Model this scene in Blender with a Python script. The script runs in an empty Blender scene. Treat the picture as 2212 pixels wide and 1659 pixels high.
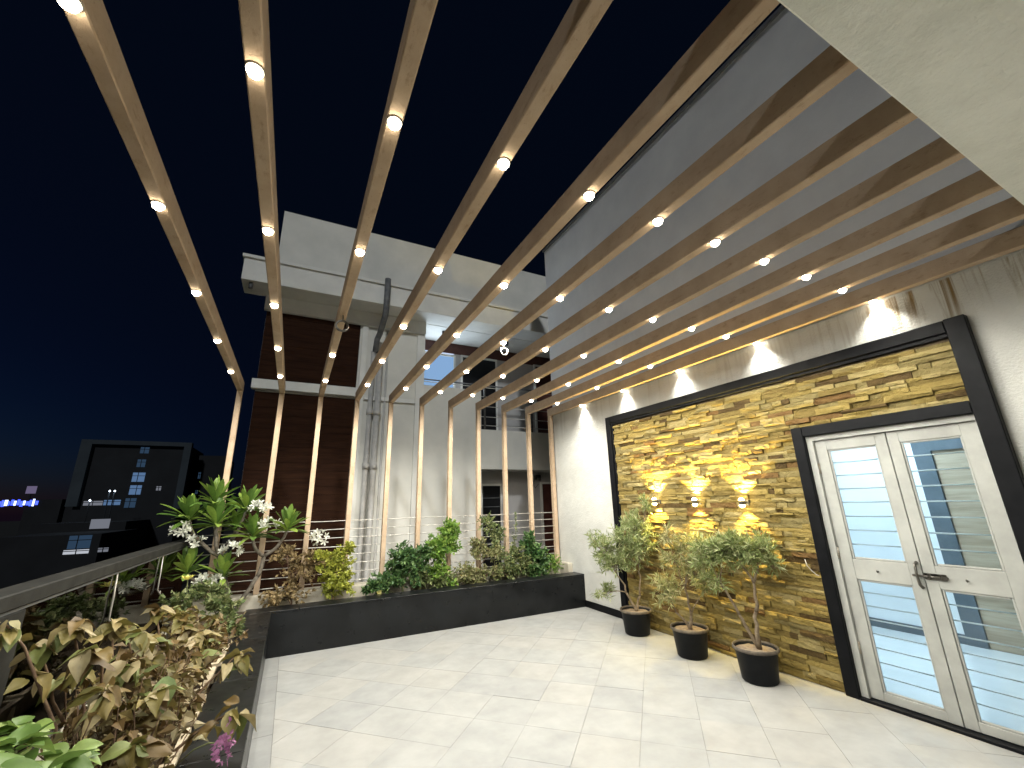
import bpy, math, random
import numpy as np
from mathutils import Vector, Matrix, Quaternion

# ------------------------------------------------------------------ camera, sky, exposure
scene = bpy.context.scene
col = scene.collection
R = math.radians
random.seed(11)
rng = np.random.default_rng(7)

cam_d = bpy.data.cameras.new('camera')
cam = bpy.data.objects.new('camera', cam_d)
col.objects.link(cam)
cam_d.sensor_width = 36.0
cam_d.lens = 901.1 / 2212 * 36.0
cam_d.clip_start = 0.02
cam_d.clip_end = 2000
yaw, pitch, roll = 0.4765, 0.2778, -0.026
_f = Vector((math.sin(yaw) * math.cos(pitch), math.cos(yaw) * math.cos(pitch), math.sin(pitch)))
_r = Vector((math.cos(yaw), -math.sin(yaw), 0))
_u = _r.cross(_f)
_rr = math.cos(roll) * _r + math.sin(roll) * _u
_uu = -math.sin(roll) * _r + math.cos(roll) * _u
cam.matrix_world = Matrix(((_rr.x, _uu.x, -_f.x, 0), (_rr.y, _uu.y, -_f.y, 0), (_rr.z, _uu.z, -_f.z, 1.575), (0, 0, 0, 1)))
scene.camera = cam

world = bpy.data.worlds.new('World')
scene.world = world
world.use_nodes = True
wn = world.node_tree
bg = wn.nodes['Background']
sky = wn.nodes.new('ShaderNodeTexSky')
sky.sky_type = 'NISHITA'
sky.sun_disc = False
sky.sun_elevation = R(-6.5)          # night: the sun is well under the horizon
sky.sun_rotation = R(-70)
sky.air_density = 1.0
sky.dust_density = 0.4
sky.ozone_density = 3.0
bg.inputs[1].default_value = 0.9
wn.links.new(sky.outputs[0], bg.inputs[0])
glow = wn.nodes.new('ShaderNodeBackground')          # even sky glow of the town
glow.inputs[0].default_value = (0.0006, 0.0015, 0.0042, 1)
addw = wn.nodes.new('ShaderNodeAddShader')
wn.links.new(bg.outputs[0], addw.inputs[0])
wn.links.new(glow.outputs[0], addw.inputs[1])
wn.links.new(addw.outputs[0], wn.nodes['World Output'].inputs[0])

fill_sun_d = bpy.data.lights.new('fill_sun', 'SUN')            # added fill lamp from behind the camera, lifts the dark upper walls
fill_sun_d.energy = 0.75
fill_sun_d.angle = R(3.0)
fill_sun_d.color = (0.92, 0.97, 1.0)
fill_sun = bpy.data.objects.new('fill_sun', fill_sun_d)
col.objects.link(fill_sun)
fill_sun.rotation_euler = Vector((0.23, 0.82, -0.50)).to_track_quat('-Z', 'Y').to_euler()

scene.view_settings.view_transform = 'Standard'
scene.view_settings.look = 'None'
scene.view_settings.exposure = 0.55
scene.view_settings.gamma = 1.0
scene.render.engine = 'CYCLES'
scene.cycles.use_denoising = True
try:
    scene.cycles.denoiser = 'OPENIMAGEDENOISE'
except Exception:
    pass
scene.cycles.use_light_tree = True
scene.cycles.max_bounces = 7
scene.cycles.diffuse_bounces = 4
scene.cycles.glossy_bounces = 3
scene.cycles.transparent_max_bounces = 12
scene.cycles.sample_clamp_indirect = 6.0
scene.cycles.caustics_reflective = False
scene.cycles.caustics_refractive = False

W_DOWN = 20.0        # watts of one pergola downlight
W_WASH = 16.0         # those beside the wall
W_SCONCE = 115.0
W_ROOM = 46.0
WARM = (1.0, 0.97, 0.875)

# ------------------------------------------------------------------ materials
MATS = {}

def nodes_of(name):
    m = bpy.data.materials.new(name)
    m.use_nodes = True
    nt = m.node_tree
    b = nt.nodes['Principled BSDF']
    MATS[name] = m
    return m, nt, b

def pos_noise(nt, scale, detail=4.0, rough=0.55, stretch=(1, 1, 1), dist=0.0):
    g = nt.nodes.new('ShaderNodeNewGeometry')
    mp = nt.nodes.new('ShaderNodeMapping')
    mp.inputs['Scale'].default_value = stretch
    n = nt.nodes.new('ShaderNodeTexNoise')
    n.inputs['Scale'].default_value = scale
    n.inputs['Detail'].default_value = detail
    n.inputs['Roughness'].default_value = rough
    n.inputs['Distortion'].default_value = dist
    nt.links.new(g.outputs['Position'], mp.inputs['Vector'])
    nt.links.new(mp.outputs[0], n.inputs['Vector'])
    return n

def ramp(nt, fac, stops):
    r = nt.nodes.new('ShaderNodeValToRGB')
    e = r.color_ramp.elements
    while len(e) < len(stops):
        e.new(0.5)
    for el, (p, c) in zip(e, stops):
        el.position = p
        el.color = (c[0], c[1], c[2], 1)
    nt.links.new(fac, r.inputs[0])
    return r

def mixc(nt, fac, a, b, mode='MIX'):
    m = nt.nodes.new('ShaderNodeMix')
    m.data_type = 'RGBA'
    m.blend_type = mode
    for sock, v in ((m.inputs[0], fac), (m.inputs[6], a), (m.inputs[7], b)):
        if isinstance(v, (int, float)):
            sock.default_value = v
        elif isinstance(v, tuple):
            sock.default_value = (v[0], v[1], v[2], 1)
        else:
            nt.links.new(v, sock)
    return m.outputs[2]

def bump(nt, b, h, strength, dist):
    bp = nt.nodes.new('ShaderNodeBump')
    bp.inputs['Strength'].default_value = strength
    bp.inputs['Distance'].default_value = dist
    nt.links.new(h, bp.inputs['Height'])
    nt.links.new(bp.outputs[0], b.inputs['Normal'])

def surf(name, c1, c2, scale=6.0, rough=0.6, bscale=60.0, bstr=0.2, bdist=0.004, spec=0.4, stretch=(1, 1, 1), lo=0.35, hi=0.65, metal=0.0, rough2=None):
    m, nt, b = nodes_of(name)
    n = pos_noise(nt, scale, 5.0, 0.6, stretch)
    r = ramp(nt, n.outputs['Fac'], [(lo, c1), (hi, c2)])
    nt.links.new(r.outputs[0], b.inputs['Base Color'])
    b.inputs['Roughness'].default_value = rough
    b.inputs['Specular IOR Level'].default_value = spec
    b.inputs['Metallic'].default_value = metal
    if rough2 is not None:
        n3 = pos_noise(nt, scale * 2.3, 4.0)
        mr = nt.nodes.new('ShaderNodeMapRange')
        mr.inputs['From Min'].default_value = 0.3
        mr.inputs['From Max'].default_value = 0.7
        mr.inputs['To Min'].default_value = rough
        mr.inputs['To Max'].default_value = rough2
        nt.links.new(n3.outputs['Fac'], mr.inputs['Value'])
        nt.links.new(mr.outputs[0], b.inputs['Roughness'])
    if bstr > 0:
        n2 = pos_noise(nt, bscale, 4.0, 0.6)
        bump(nt, b, n2.outputs['Fac'], bstr, bdist)
    return m

def emit(name, c, s):
    m = bpy.data.materials.new(name)
    m.use_nodes = True
    nt = m.node_tree
    nt.nodes.clear()
    e = nt.nodes.new('ShaderNodeEmission')
    e.inputs[0].default_value = (c[0], c[1], c[2], 1)
    e.inputs[1].default_value = s
    o = nt.nodes.new('ShaderNodeOutputMaterial')
    nt.links.new(e.outputs[0], o.inputs[0])
    MATS[name] = m
    return m

def clear_lens(name, c, s):
    m = emit(name, c, s)
    nt = m.node_tree
    e = [n for n in nt.nodes if n.type == 'EMISSION'][0]
    o = [n for n in nt.nodes if n.type == 'OUTPUT_MATERIAL'][0]
    t = nt.nodes.new('ShaderNodeBsdfTransparent')
    a = nt.nodes.new('ShaderNodeAddShader')
    nt.links.new(e.outputs[0], a.inputs[0])
    nt.links.new(t.outputs[0], a.inputs[1])
    nt.links.new(a.outputs[0], o.inputs[0])
    return m

def glass(name, tint, refl=1.45, rough=0.01):
    m = bpy.data.materials.new(name)
    m.use_nodes = True
    nt = m.node_tree
    nt.nodes.clear()
    t = nt.nodes.new('ShaderNodeBsdfTransparent')
    t.inputs[0].default_value = (tint[0], tint[1], tint[2], 1)
    g = nt.nodes.new('ShaderNodeBsdfGlossy')
    g.inputs['Roughness'].default_value = rough
    f = nt.nodes.new('ShaderNodeFresnel')
    f.inputs[0].default_value = refl
    x = nt.nodes.new('ShaderNodeMixShader')
    o = nt.nodes.new('ShaderNodeOutputMaterial')
    nt.links.new(f.outputs[0], x.inputs[0])
    nt.links.new(t.outputs[0], x.inputs[1])
    nt.links.new(g.outputs[0], x.inputs[2])
    nt.links.new(x.outputs[0], o.inputs[0])
    MATS[name] = m
    return m

def leafmat(name, stops, trans=0.25, rough=0.45, per_object=False):
    m = bpy.data.materials.new(name)
    m.use_nodes = True
    nt = m.node_tree
    b = nt.nodes['Principled BSDF']
    out = nt.nodes['Material Output']
    if per_object:
        oi = nt.nodes.new('ShaderNodeObjectInfo')
        fac = oi.outputs['Random']
    else:
        gi = nt.nodes.new('ShaderNodeNewGeometry')
        fac = gi.outputs['Random Per Island']
    r = ramp(nt, fac, stops)
    n = pos_noise(nt, 35.0, 3.0)
    c = mixc(nt, 0.35, r.outputs[0], ramp(nt, n.outputs['Fac'], [(0.3, (0.45, 0.45, 0.45)), (0.7, (1.25, 1.25, 1.2))]).outputs[0], 'MULTIPLY')
    nt.links.new(c, b.inputs['Base Color'])
    b.inputs['Roughness'].default_value = rough
    b.inputs['Specular IOR Level'].default_value = 0.4
    t = nt.nodes.new('ShaderNodeBsdfTranslucent')
    nt.links.new(c, t.inputs[0])
    x = nt.nodes.new('ShaderNodeMixShader')
    x.inputs[0].default_value = trans
    nt.links.new(b.outputs[0], x.inputs[1])
    nt.links.new(t.outputs[0], x.inputs[2])
    nt.links.new(x.outputs[0], out.inputs[0])
    MATS[name] = m
    return m

# plaster of the house, with the rain streaks under the pergola at its near end
def make_plaster():
    m, nt, b = nodes_of('plaster')
    n = pos_noise(nt, 2.2, 5.0, 0.6)
    base = ramp(nt, n.outputs['Fac'], [(0.3, (0.47, 0.47, 0.445)), (0.7, (0.57, 0.57, 0.535))]).outputs[0]
    g = nt.nodes.new('ShaderNodeNewGeometry')
    sx = nt.nodes.new('ShaderNodeSeparateXYZ')
    nt.links.new(g.outputs['Position'], sx.inputs[0])
    st = pos_noise(nt, 1.0, 5.0, 0.65, (1, 16, 0.9), 0.6)
    sr = ramp(nt, st.outputs['Fac'], [(0.50, (0, 0, 0)), (0.66, (1, 1, 1))])
    def rng_(sock, a, b_, c, d):
        r = nt.nodes.new('ShaderNodeMapRange')
        r.interpolation_type = 'SMOOTHSTEP'
        r.inputs['From Min'].default_value = a
        r.inputs['From Max'].default_value = b_
        r.inputs['To Min'].default_value = c
        r.inputs['To Max'].default_value = d
        nt.links.new(sock, r.inputs['Value'])
        return r.outputs[0]
    def mul(a, b_):
        q = nt.nodes.new('ShaderNodeMath'); q.operation = 'MULTIPLY'
        for s, v in ((q.inputs[0], a), (q.inputs[1], b_)):
            if isinstance(v, float): s.default_value = v
            else: nt.links.new(v, s)
        return q.outputs[0]
    wob = pos_noise(nt, 1.0, 3.0, 0.5, (1, 9, 0.4))
    ad = nt.nodes.new('ShaderNodeMath'); ad.operation = 'MULTIPLY_ADD'
    nt.links.new(wob.outputs['Fac'], ad.inputs[0]); ad.inputs[1].default_value = 0.7
    nt.links.new(sx.outputs['Z'], ad.inputs[2])
    zz = mul(rng_(ad.outputs[0], 3.02, 3.42, 0.0, 1.0), rng_(sx.outputs['Z'], 3.12, 3.14, 1.0, 0.0))
    yy = rng_(sx.outputs['Y'], 1.25, 2.05, 1.0, 0.22)
    k = mul(mul(zz, yy), sr.outputs[0])
    c = mixc(nt, mul(k, 0.95), base, (0.17, 0.105, 0.030))
    nt.links.new(c, b.inputs['Base Color'])
    b.inputs['Roughness'].default_value = 0.85
    b.inputs['Specular IOR Level'].default_value = 0.25
    n2 = pos_noise(nt, 55, 4.0, 0.6)
    n3 = pos_noise(nt, 9, 3.0, 0.5)
    s2 = nt.nodes.new('ShaderNodeMath'); s2.operation = 'MULTIPLY_ADD'
    nt.links.new(n3.outputs['Fac'], s2.inputs[0]); s2.inputs[1].default_value = 1.2
    nt.links.new(n2.outputs['Fac'], s2.inputs[2])
    bump(nt, b, s2.outputs[0], 0.75, 0.012)
def make_beam():
    m, nt, b = nodes_of('beam_paint')
    n = pos_noise(nt, 5.0, 6.0, 0.65)
    base = ramp(nt, n.outputs['Fac'], [(0.3, (0.42, 0.305, 0.205)), (0.7, (0.53, 0.40, 0.28))]).outputs[0]
    d = pos_noise(nt, 26.0, 6.0, 0.75, (1, 0.35, 1))
    dr = ramp(nt, d.outputs['Fac'], [(0.56, (0, 0, 0)), (0.70, (0.75, 0.75, 0.75))])
    c = mixc(nt, dr.outputs[0], base, (0.29, 0.19, 0.115))
    e = pos_noise(nt, 90.0, 3.0, 0.6)
    er = ramp(nt, e.outputs['Fac'], [(0.66, (0, 0, 0)), (0.72, (0.5, 0.5, 0.5))])
    c = mixc(nt, er.outputs[0], c, (0.16, 0.095, 0.05))
    nt.links.new(c, b.inputs['Base Color'])
    b.inputs['Roughness'].default_value = 0.85
    b.inputs['Specular IOR Level'].default_value = 0.12
    n2 = pos_noise(nt, 120, 4.0, 0.6)
    bump(nt, b, n2.outputs['Fac'], 0.4, 0.003)
make_plaster()
surf('soffit_plaster', (0.70, 0.70, 0.62), (0.85, 0.85, 0.77), 2.4, 0.9, 26, 0.7, 0.02)
surf('upper_plaster', (0.68, 0.68, 0.68), (0.78, 0.78, 0.77), 1.3, 0.9, 60, 0.3, 0.006)
surf('neighbour_plaster', (0.60, 0.59, 0.54), (0.70, 0.68, 0.62), 1.4, 0.88, 60, 0.3, 0.006)
surf('neighbour_trim', (0.66, 0.65, 0.61), (0.76, 0.75, 0.70), 2.2, 0.85, 60, 0.25, 0.005)
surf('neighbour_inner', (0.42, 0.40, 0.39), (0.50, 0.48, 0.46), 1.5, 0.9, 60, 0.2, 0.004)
surf('maroon', (0.06, 0.02, 0.015), (0.10, 0.035, 0.025), 5, 0.5, 40, 0.1)
surf('dark_opening', (0.008, 0.008, 0.009), (0.014, 0.014, 0.015), 5, 0.3, 40, 0.0)
make_beam()
surf('granite', (0.004, 0.0045, 0.005), (0.010, 0.011, 0.012), 4.5, 0.25, 150, 0.05, 0.001, 0.28, rough2=0.42)
surf('black_frame', (0.0025, 0.003, 0.004), (0.006, 0.0065, 0.008), 6, 0.40, 30, 0.08, 0.002, 0.12, rough2=0.55)
surf('granite_edge', (0.16, 0.16, 0.15), (0.27, 0.27, 0.25), 25, 0.5, 150, 0.2, 0.002)
surf('cap_stone', (0.014, 0.0138, 0.0122), (0.028, 0.0272, 0.024), 9, 0.7, 90, 0.2, 0.002, 0.12)
surf('soil', (0.055, 0.038, 0.024), (0.13, 0.095, 0.06), 30, 0.95, 90, 0.9, 0.02)
surf('dry_soil', (0.20, 0.15, 0.10), (0.33, 0.26, 0.18), 22, 0.95, 90, 0.7, 0.01)
surf('kerb_plaster', (0.42, 0.38, 0.30), (0.56, 0.52, 0.43), 7, 0.9, 60, 0.4, 0.006)
surf('pot_black', (0.004, 0.0045, 0.006), (0.008, 0.009, 0.011), 9, 0.5, 80, 0.1, 0.001, 0.15)
surf('pot_rim', (0.06, 0.05, 0.04), (0.14, 0.115, 0.085), 18, 0.6, 80, 0.3, 0.002)
surf('trough_plastic', (0.50, 0.41, 0.28), (0.66, 0.57, 0.42), 14, 0.55, 80, 0.2, 0.002)
surf('bark', (0.13, 0.095, 0.06), (0.24, 0.19, 0.13), 30, 0.85, 70, 0.6, 0.004)
surf('frangipani_bark', (0.10, 0.085, 0.065), (0.21, 0.18, 0.14), 22, 0.8, 60, 0.6, 0.005)
surf('stem_brown', (0.11, 0.065, 0.04), (0.21, 0.135, 0.08), 30, 0.8, 80, 0.4, 0.003)
surf('stem_green', (0.10, 0.12, 0.045), (0.18, 0.19, 0.08), 30, 0.7, 80, 0.2, 0.002)
surf('door_paint', (0.31, 0.315, 0.295), (0.39, 0.395, 0.37), 5, 0.5, 90, 0.15, 0.002, rough2=0.62)
surf('door_grime', (0.20, 0.16, 0.11), (0.40, 0.37, 0.31), 12, 0.6, 90, 0.15, 0.002)
surf('grille_white', (0.60, 0.61, 0.60), (0.68, 0.69, 0.68), 8, 0.4, 40, 0.0)
surf('steel_dark', (0.10, 0.095, 0.085), (0.18, 0.17, 0.15), 20, 0.38, 60, 0.1, 0.001, metal=0.8)
surf('steel_rod', (0.42, 0.40, 0.36), (0.58, 0.55, 0.50), 20, 0.4, 60, 0.0, metal=0.5)
surf('pipe_grey', (0.40, 0.39, 0.37), (0.52, 0.50, 0.47), 8, 0.55, 60, 0.1, 0.002)
surf('pipe_dark', (0.10, 0.105, 0.11), (0.18, 0.18, 0.18), 9, 0.6, 60, 0.1, 0.002)
surf('room_white', (0.72, 0.73, 0.74), (0.78, 0.79, 0.80), 2, 0.6, 40, 0.0)
surf('room_floor', (0.62, 0.63, 0.63), (0.70, 0.71, 0.71), 2.5, 0.08, 40, 0.0)
surf('room_wood', (0.30, 0.225, 0.15), (0.46, 0.365, 0.26), 3.0, 0.45, 40, 0.0, stretch=(1, 0.6, 9))
surf('room_dark', (0.085, 0.105, 0.12), (0.11, 0.13, 0.15), 5, 0.4, 40, 0.0)
surf('board', (0.016, 0.0068, 0.0040), (0.040, 0.0170, 0.0085), 3.0, 0.85, 40, 0.25, 0.003, spec=0.08, stretch=(0.8, 1, 9), lo=0.3, hi=0.75)
surf('city_dark', (0.004, 0.0045, 0.006), (0.008, 0.009, 0.011), 0.4, 0.9, 1, 0.0)
surf('city_grey', (0.018, 0.024, 0.030), (0.028, 0.036, 0.043), 0.3, 0.9, 1, 0.0)
surf('ground_dark', (0.006, 0.007, 0.0065), (0.014, 0.015, 0.013), 0.1, 0.95, 1, 0.0)
surf('grout', (0.20, 0.20, 0.19), (0.27, 0.268, 0.255), 12, 0.9, 60, 0.2)
TILES = []
for i, (a, b_) in enumerate((((0.295, 0.298, 0.292), (0.375, 0.376, 0.365)), ((0.285, 0.290, 0.286), (0.362, 0.366, 0.358)), ((0.305, 0.303, 0.290), (0.382, 0.378, 0.362)), ((0.272, 0.278, 0.277), (0.350, 0.354, 0.350)))):
    TILES.append(surf('tile_%d' % i, a, b_, 4.0, 0.42, 50, 0.12, 0.002, 0.45, lo=0.30, hi=0.70, rough2=0.6))
STONES = []
for i, (a, b_) in enumerate((((0.185, 0.135, 0.039), (0.277, 0.211, 0.070)), ((0.222, 0.163, 0.046), (0.308, 0.234, 0.078)), ((0.135, 0.097, 0.028), (0.216, 0.160, 0.054)),
                             ((0.245, 0.195, 0.078), (0.333, 0.268, 0.117)), ((0.052, 0.033, 0.013), (0.111, 0.074, 0.027)), ((0.111, 0.060, 0.021), (0.185, 0.114, 0.041)), ((0.155, 0.123, 0.048), (0.235, 0.189, 0.079)))):
    STONES.append(surf('stone_%d' % i, a, b_, 14, 0.85, 38, 1.0, 0.016, 0.2, (1, 0.55, 1.6), lo=0.3, hi=0.7))
surf('stone_mortar', (0.10, 0.075, 0.045), (0.16, 0.12, 0.075), 20, 0.9, 60, 0.4, 0.01)
clear_lens('lamp_lens', (1.0, 0.90, 0.70), 18.0)
emit('sconce_lens', (1.0, 0.78, 0.36), 30.0)
emit('lens_off', (0.5, 0.45, 0.4), 0.02)
emit('room_panel', (0.80, 0.92, 1.0), 9.0)
emit('win_blue', (0.25, 0.46, 0.85), 0.240)
emit('win_pale', (0.62, 0.66, 0.78), 0.182)
emit('win_dim', (0.10, 0.20, 0.36), 0.165)
emit('win_white', (0.85, 0.9, 1.0), 0.385)
emit('sign_blue', (0.06, 0.10, 1.0), 1.82)
emit('sign_white', (0.55, 0.66, 1.0), 2.2)
emit('sign_mauve', (0.36, 0.30, 0.52), 0.252)
emit('win_neighbour', (0.26, 0.44, 0.72), 0.62)
emit('win_neighbour_top', (0.52, 0.62, 0.80), 0.75)
emit('street_bulb', (0.8, 0.9, 1.0), 5.600)
glass('door_glass', (0.93, 0.98, 1.0), 1.35)
glass('rail_glass', (0.30, 0.36, 0.37), 1.45, 0.02)
leafmat('frangipani_leaf', [(0.0, (0.069, 0.138, 0.027)), (0.5, (0.138, 0.237, 0.044)), (1.0, (0.300, 0.413, 0.075))], 0.28, 0.4, True)
leafmat('copper_leaf', [(0.0, (0.085, 0.052, 0.018)), (0.2, (0.17, 0.11, 0.032)), (0.4, (0.16, 0.14, 0.036)), (0.6, (0.25, 0.19, 0.06)), (0.8, (0.40, 0.33, 0.19)), (0.9, (0.18, 0.21, 0.06)), (1.0, (0.10, 0.12, 0.035))], 0.2, 0.5, True)
leafmat('copper_small', [(0.0, (0.09, 0.055, 0.020)), (0.4, (0.20, 0.13, 0.05)), (0.7, (0.16, 0.14, 0.045)), (1.0, (0.40, 0.32, 0.19))], 0.2, 0.5)
leafmat('pale_leaf', [(0.0, (0.22, 0.30, 0.12)), (1.0, (0.32, 0.38, 0.18))], 0.25, 0.5, True)
leafmat('lime_leaf', [(0.0, (0.11, 0.19, 0.045)), (0.6, (0.20, 0.30, 0.07)), (1.0, (0.32, 0.40, 0.14))], 0.28, 0.4, True)
leafmat('oleander_leaf', [(0.0, (0.15, 0.20, 0.065)), (0.5, (0.28, 0.34, 0.13)), (1.0, (0.48, 0.50, 0.28))], 0.25, 0.5)
leafmat('oleander_dry', [(0.0, (0.17, 0.20, 0.07)), (0.5, (0.33, 0.34, 0.14)), (1.0, (0.52, 0.48, 0.27))], 0.25, 0.5)
leafmat('straw_leaf', [(0.0, (0.16, 0.15, 0.06)), (0.4, (0.30, 0.29, 0.13)), (0.7, (0.20, 0.24, 0.09)), (1.0, (0.48, 0.42, 0.25))], 0.25, 0.5)
leafmat('yellow_leaf', [(0.0, (0.204, 0.240, 0.030)), (0.5, (0.384, 0.408, 0.060)), (1.0, (0.504, 0.504, 0.108))], 0.28, 0.45)
leafmat('dark_leaf', [(0.0, (0.033, 0.083, 0.027)), (0.6, (0.075, 0.150, 0.045)), (1.0, (0.165, 0.255, 0.090))], 0.2, 0.4)
leafmat('fresh_leaf', [(0.0, (0.092, 0.196, 0.034)), (0.5, (0.184, 0.322, 0.052)), (1.0, (0.322, 0.437, 0.103))], 0.28, 0.45)
leafmat('russet_leaf', [(0.0, (0.150, 0.112, 0.044)), (0.5, (0.300, 0.213, 0.100)), (1.0, (0.450, 0.350, 0.188))], 0.25, 0.5)
leafmat('olive_leaf', [(0.0, (0.080, 0.120, 0.040)), (0.5, (0.160, 0.200, 0.072)), (1.0, (0.304, 0.320, 0.144))], 0.22, 0.45)
leafmat('white_petal', [(0.0, (0.66, 0.66, 0.56)), (1.0, (0.78, 0.78, 0.70))], 0.3, 0.5)
leafmat('yellow_petal', [(0.0, (0.75, 0.66, 0.14)), (1.0, (0.82, 0.76, 0.28))], 0.3, 0.5)
leafmat('purple_petal', [(0.0, (0.26, 0.09, 0.20)), (1.0, (0.40, 0.17, 0.32))], 0.3, 0.5)

# ------------------------------------------------------------------ mesh helpers
class MB:
    """collects faces; build() links them as ONE mesh object"""
    def __init__(s):
        s.v, s.f, s.m = [], [], []
    def add(s, verts, faces, mi=0):
        o = len(s.v)
        s.v += [tuple(p) for p in verts]
        s.f += [tuple(i + o for i in q) for q in faces]
        s.m += [mi] * len(faces)
        return s
    def box(s, x0, x1, y0, y1, z0, z1, mi=0):
        return s.add([(x0, y0, z0), (x1, y0, z0), (x1, y1, z0), (x0, y1, z0), (x0, y0, z1), (x1, y0, z1), (x1, y1, z1), (x0, y1, z1)],
                     [(3, 2, 1, 0), (4, 5, 6, 7), (0, 1, 5, 4), (1, 2, 6, 5), (2, 3, 7, 6), (3, 0, 4, 7)], mi)
    def bbox(s, x0, x1, y0, y1, z0, z1, c=0.004, mi=0):
        """box with chamfered edges"""
        pts = []
        for sx in (0, 1):
            for sy in (0, 1):
                for sz in (0, 1):
                    X, Y, Z = (x0, x1)[sx], (y0, y1)[sy], (z0, z1)[sz]
                    ix, iy, iz = (c, -c)[sx], (c, -c)[sy], (c, -c)[sz]
                    pts += [(X, Y + iy, Z + iz), (X + ix, Y, Z + iz), (X + ix, Y + iy, Z)]
        def i(sx, sy, sz, k): return (sx * 4 + sy * 2 + sz) * 3 + k
        F = []
        F.append((i(0,0,0,0), i(0,0,1,0), i(0,1,1,0), i(0,1,0,0)))
        F.append((i(1,0,0,0), i(1,1,0,0), i(1,1,1,0), i(1,0,1,0)))
        F.append((i(0,0,0,1), i(1,0,0,1), i(1,0,1,1), i(0,0,1,1)))
        F.append((i(0,1,0,1), i(0,1,1,1), i(1,1,1,1), i(1,1,0,1)))
        F.append((i(0,0,0,2), i(0,1,0,2), i(1,1,0,2), i(1,0,0,2)))
        F.append((i(0,0,1,2), i(1,0,1,2), i(1,1,1,2), i(0,1,1,2)))
        for a in (0, 1):
            for b in (0, 1):
                F.append((i(a,b,0,0), i(a,b,0,1), i(a,b,1,1), i(a,b,1,0)))
                F.append((i(a,0,b,0), i(a,1,b,0), i(a,1,b,2), i(a,0,b,2)))
                F.append((i(0,a,b,1), i(1,a,b,1), i(1,a,b,2), i(0,a,b,2)))
                for cc in (0, 1):
                    F.append((i(a,b,cc,0), i(a,b,cc,1), i(a,b,cc,2)))
        return s.add(pts, F, mi)
    def tube(s, pts, rad, n=8, mi=0, caps=True):
        P = [Vector(p) for p in pts]
        rads = rad if isinstance(rad, (list, tuple)) else [rad] * len(P)
        ref = None
        V, F = [], []
        for k, p in enumerate(P):
            d = (P[min(k + 1, len(P) - 1)] - P[max(k - 1, 0)]).normalized()
            if ref is None:
                ref = d.orthogonal().normalized()
            ref = (ref - d * ref.dot(d))
            if ref.length < 1e-5: ref = d.orthogonal()
            ref.normalize()
            o = d.cross(ref)
            for j in range(n):
                a = 2 * math.pi * j / n
                V.append(p + (ref * math.cos(a) + o * math.sin(a)) * rads[k])
        for k in range(len(P) - 1):
            for j in range(n):
                F.append((k * n + j, k * n + (j + 1) % n, (k + 1) * n + (j + 1) % n, (k + 1) * n + j))
        if caps:
            F.append(tuple(reversed(range(n))))
            F.append(tuple(range((len(P) - 1) * n, len(P) * n)))
        return s.add(V, F, mi)
    def lathe(s, prof, cx, cy, cz=0, n=32, mi=0):
        V, F = [], []
        for (r, z) in prof:
            for j in range(n):
                a = 2 * math.pi * j / n
                V.append((cx + r * math.cos(a), cy + r * math.sin(a), cz + z))
        for k in range(len(prof) - 1):
            for j in range(n):
                F.append((k * n + j, k * n + (j + 1) % n, (k + 1) * n + (j + 1) % n, (k + 1) * n + j))
        return s.add(V, F, mi)
    def disc(s, cx, cy, cz, r, n=24, mi=0):
        return s.add([(cx + r * math.cos(2 * math.pi * j / n), cy + r * math.sin(2 * math.pi * j / n), cz) for j in range(n)], [tuple(range(n))], mi)
    def mesh(s, name, mats, smooth=False):
        me = bpy.data.meshes.new(name)
        me.from_pydata(s.v, [], s.f)
        for m in (mats if isinstance(mats, (list, tuple)) else [mats]):
            me.materials.append(MATS[m] if isinstance(m, str) else m)
        if any(s.m):
            me.polygons.foreach_set('material_index', s.m)
        if smooth:
            me.polygons.foreach_set('use_smooth', [True] * len(me.polygons))
        me.update()
        return me
    def build(s, name, mats, parent=None, smooth=False):
        return link(name, s.mesh(name, mats, smooth), parent)

def link(name, me, parent=None, mw=None):
    o = bpy.data.objects.new(name, me)
    col.objects.link(o)
    if parent is not None:
        adopt(o, parent)
    if mw is not None:
        o.matrix_basis = mw
    return o

WLOC = {}
def adopt(o, p):
    """child keeps the coordinates it was written in (parents only carry a translation)"""
    o.parent = p
    o.matrix_parent_inverse = Matrix.Translation(-Vector(WLOC.get(p.name, (0, 0, 0))))

def tag(o, label=None, cat=None, group=None, kind=None):
    if label: o['label'] = label
    if cat: o['category'] = cat
    if group: o['group'] = group
    if kind: o['kind'] = kind
    return o

def thing(name, label, cat, loc, group=None):
    o = bpy.data.objects.new(name, None)
    col.objects.link(o)
    o.location = loc
    o.empty_display_size = 0.1
    WLOC[o.name] = tuple(loc)
    return tag(o, label, cat, group)

def box(name, mat, parent, x0, x1, y0, y1, z0, z1, c=0.0):
    b = MB()
    (b.bbox(x0, x1, y0, y1, z0, z1, c) if c else b.box(x0, x1, y0, y1, z0, z1))
    return b.build(name, mat, parent)

def spot(name, parent, loc, energy, colr, size, blend, radius, direction=(0, 0, -1)):
    l = bpy.data.lights.new(name, 'SPOT')
    l.energy = energy
    l.color = colr
    l.spot_size = R(size)
    l.spot_blend = blend
    l.shadow_soft_size = radius
    o = bpy.data.objects.new(name, l)
    col.objects.link(o)
    if parent is not None:
        adopt(o, parent)
    q = Vector(direction).to_track_quat('-Z', 'Y')
    o.matrix_basis = Matrix.Translation(loc) @ q.to_matrix().to_4x4()
    return o

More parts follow.
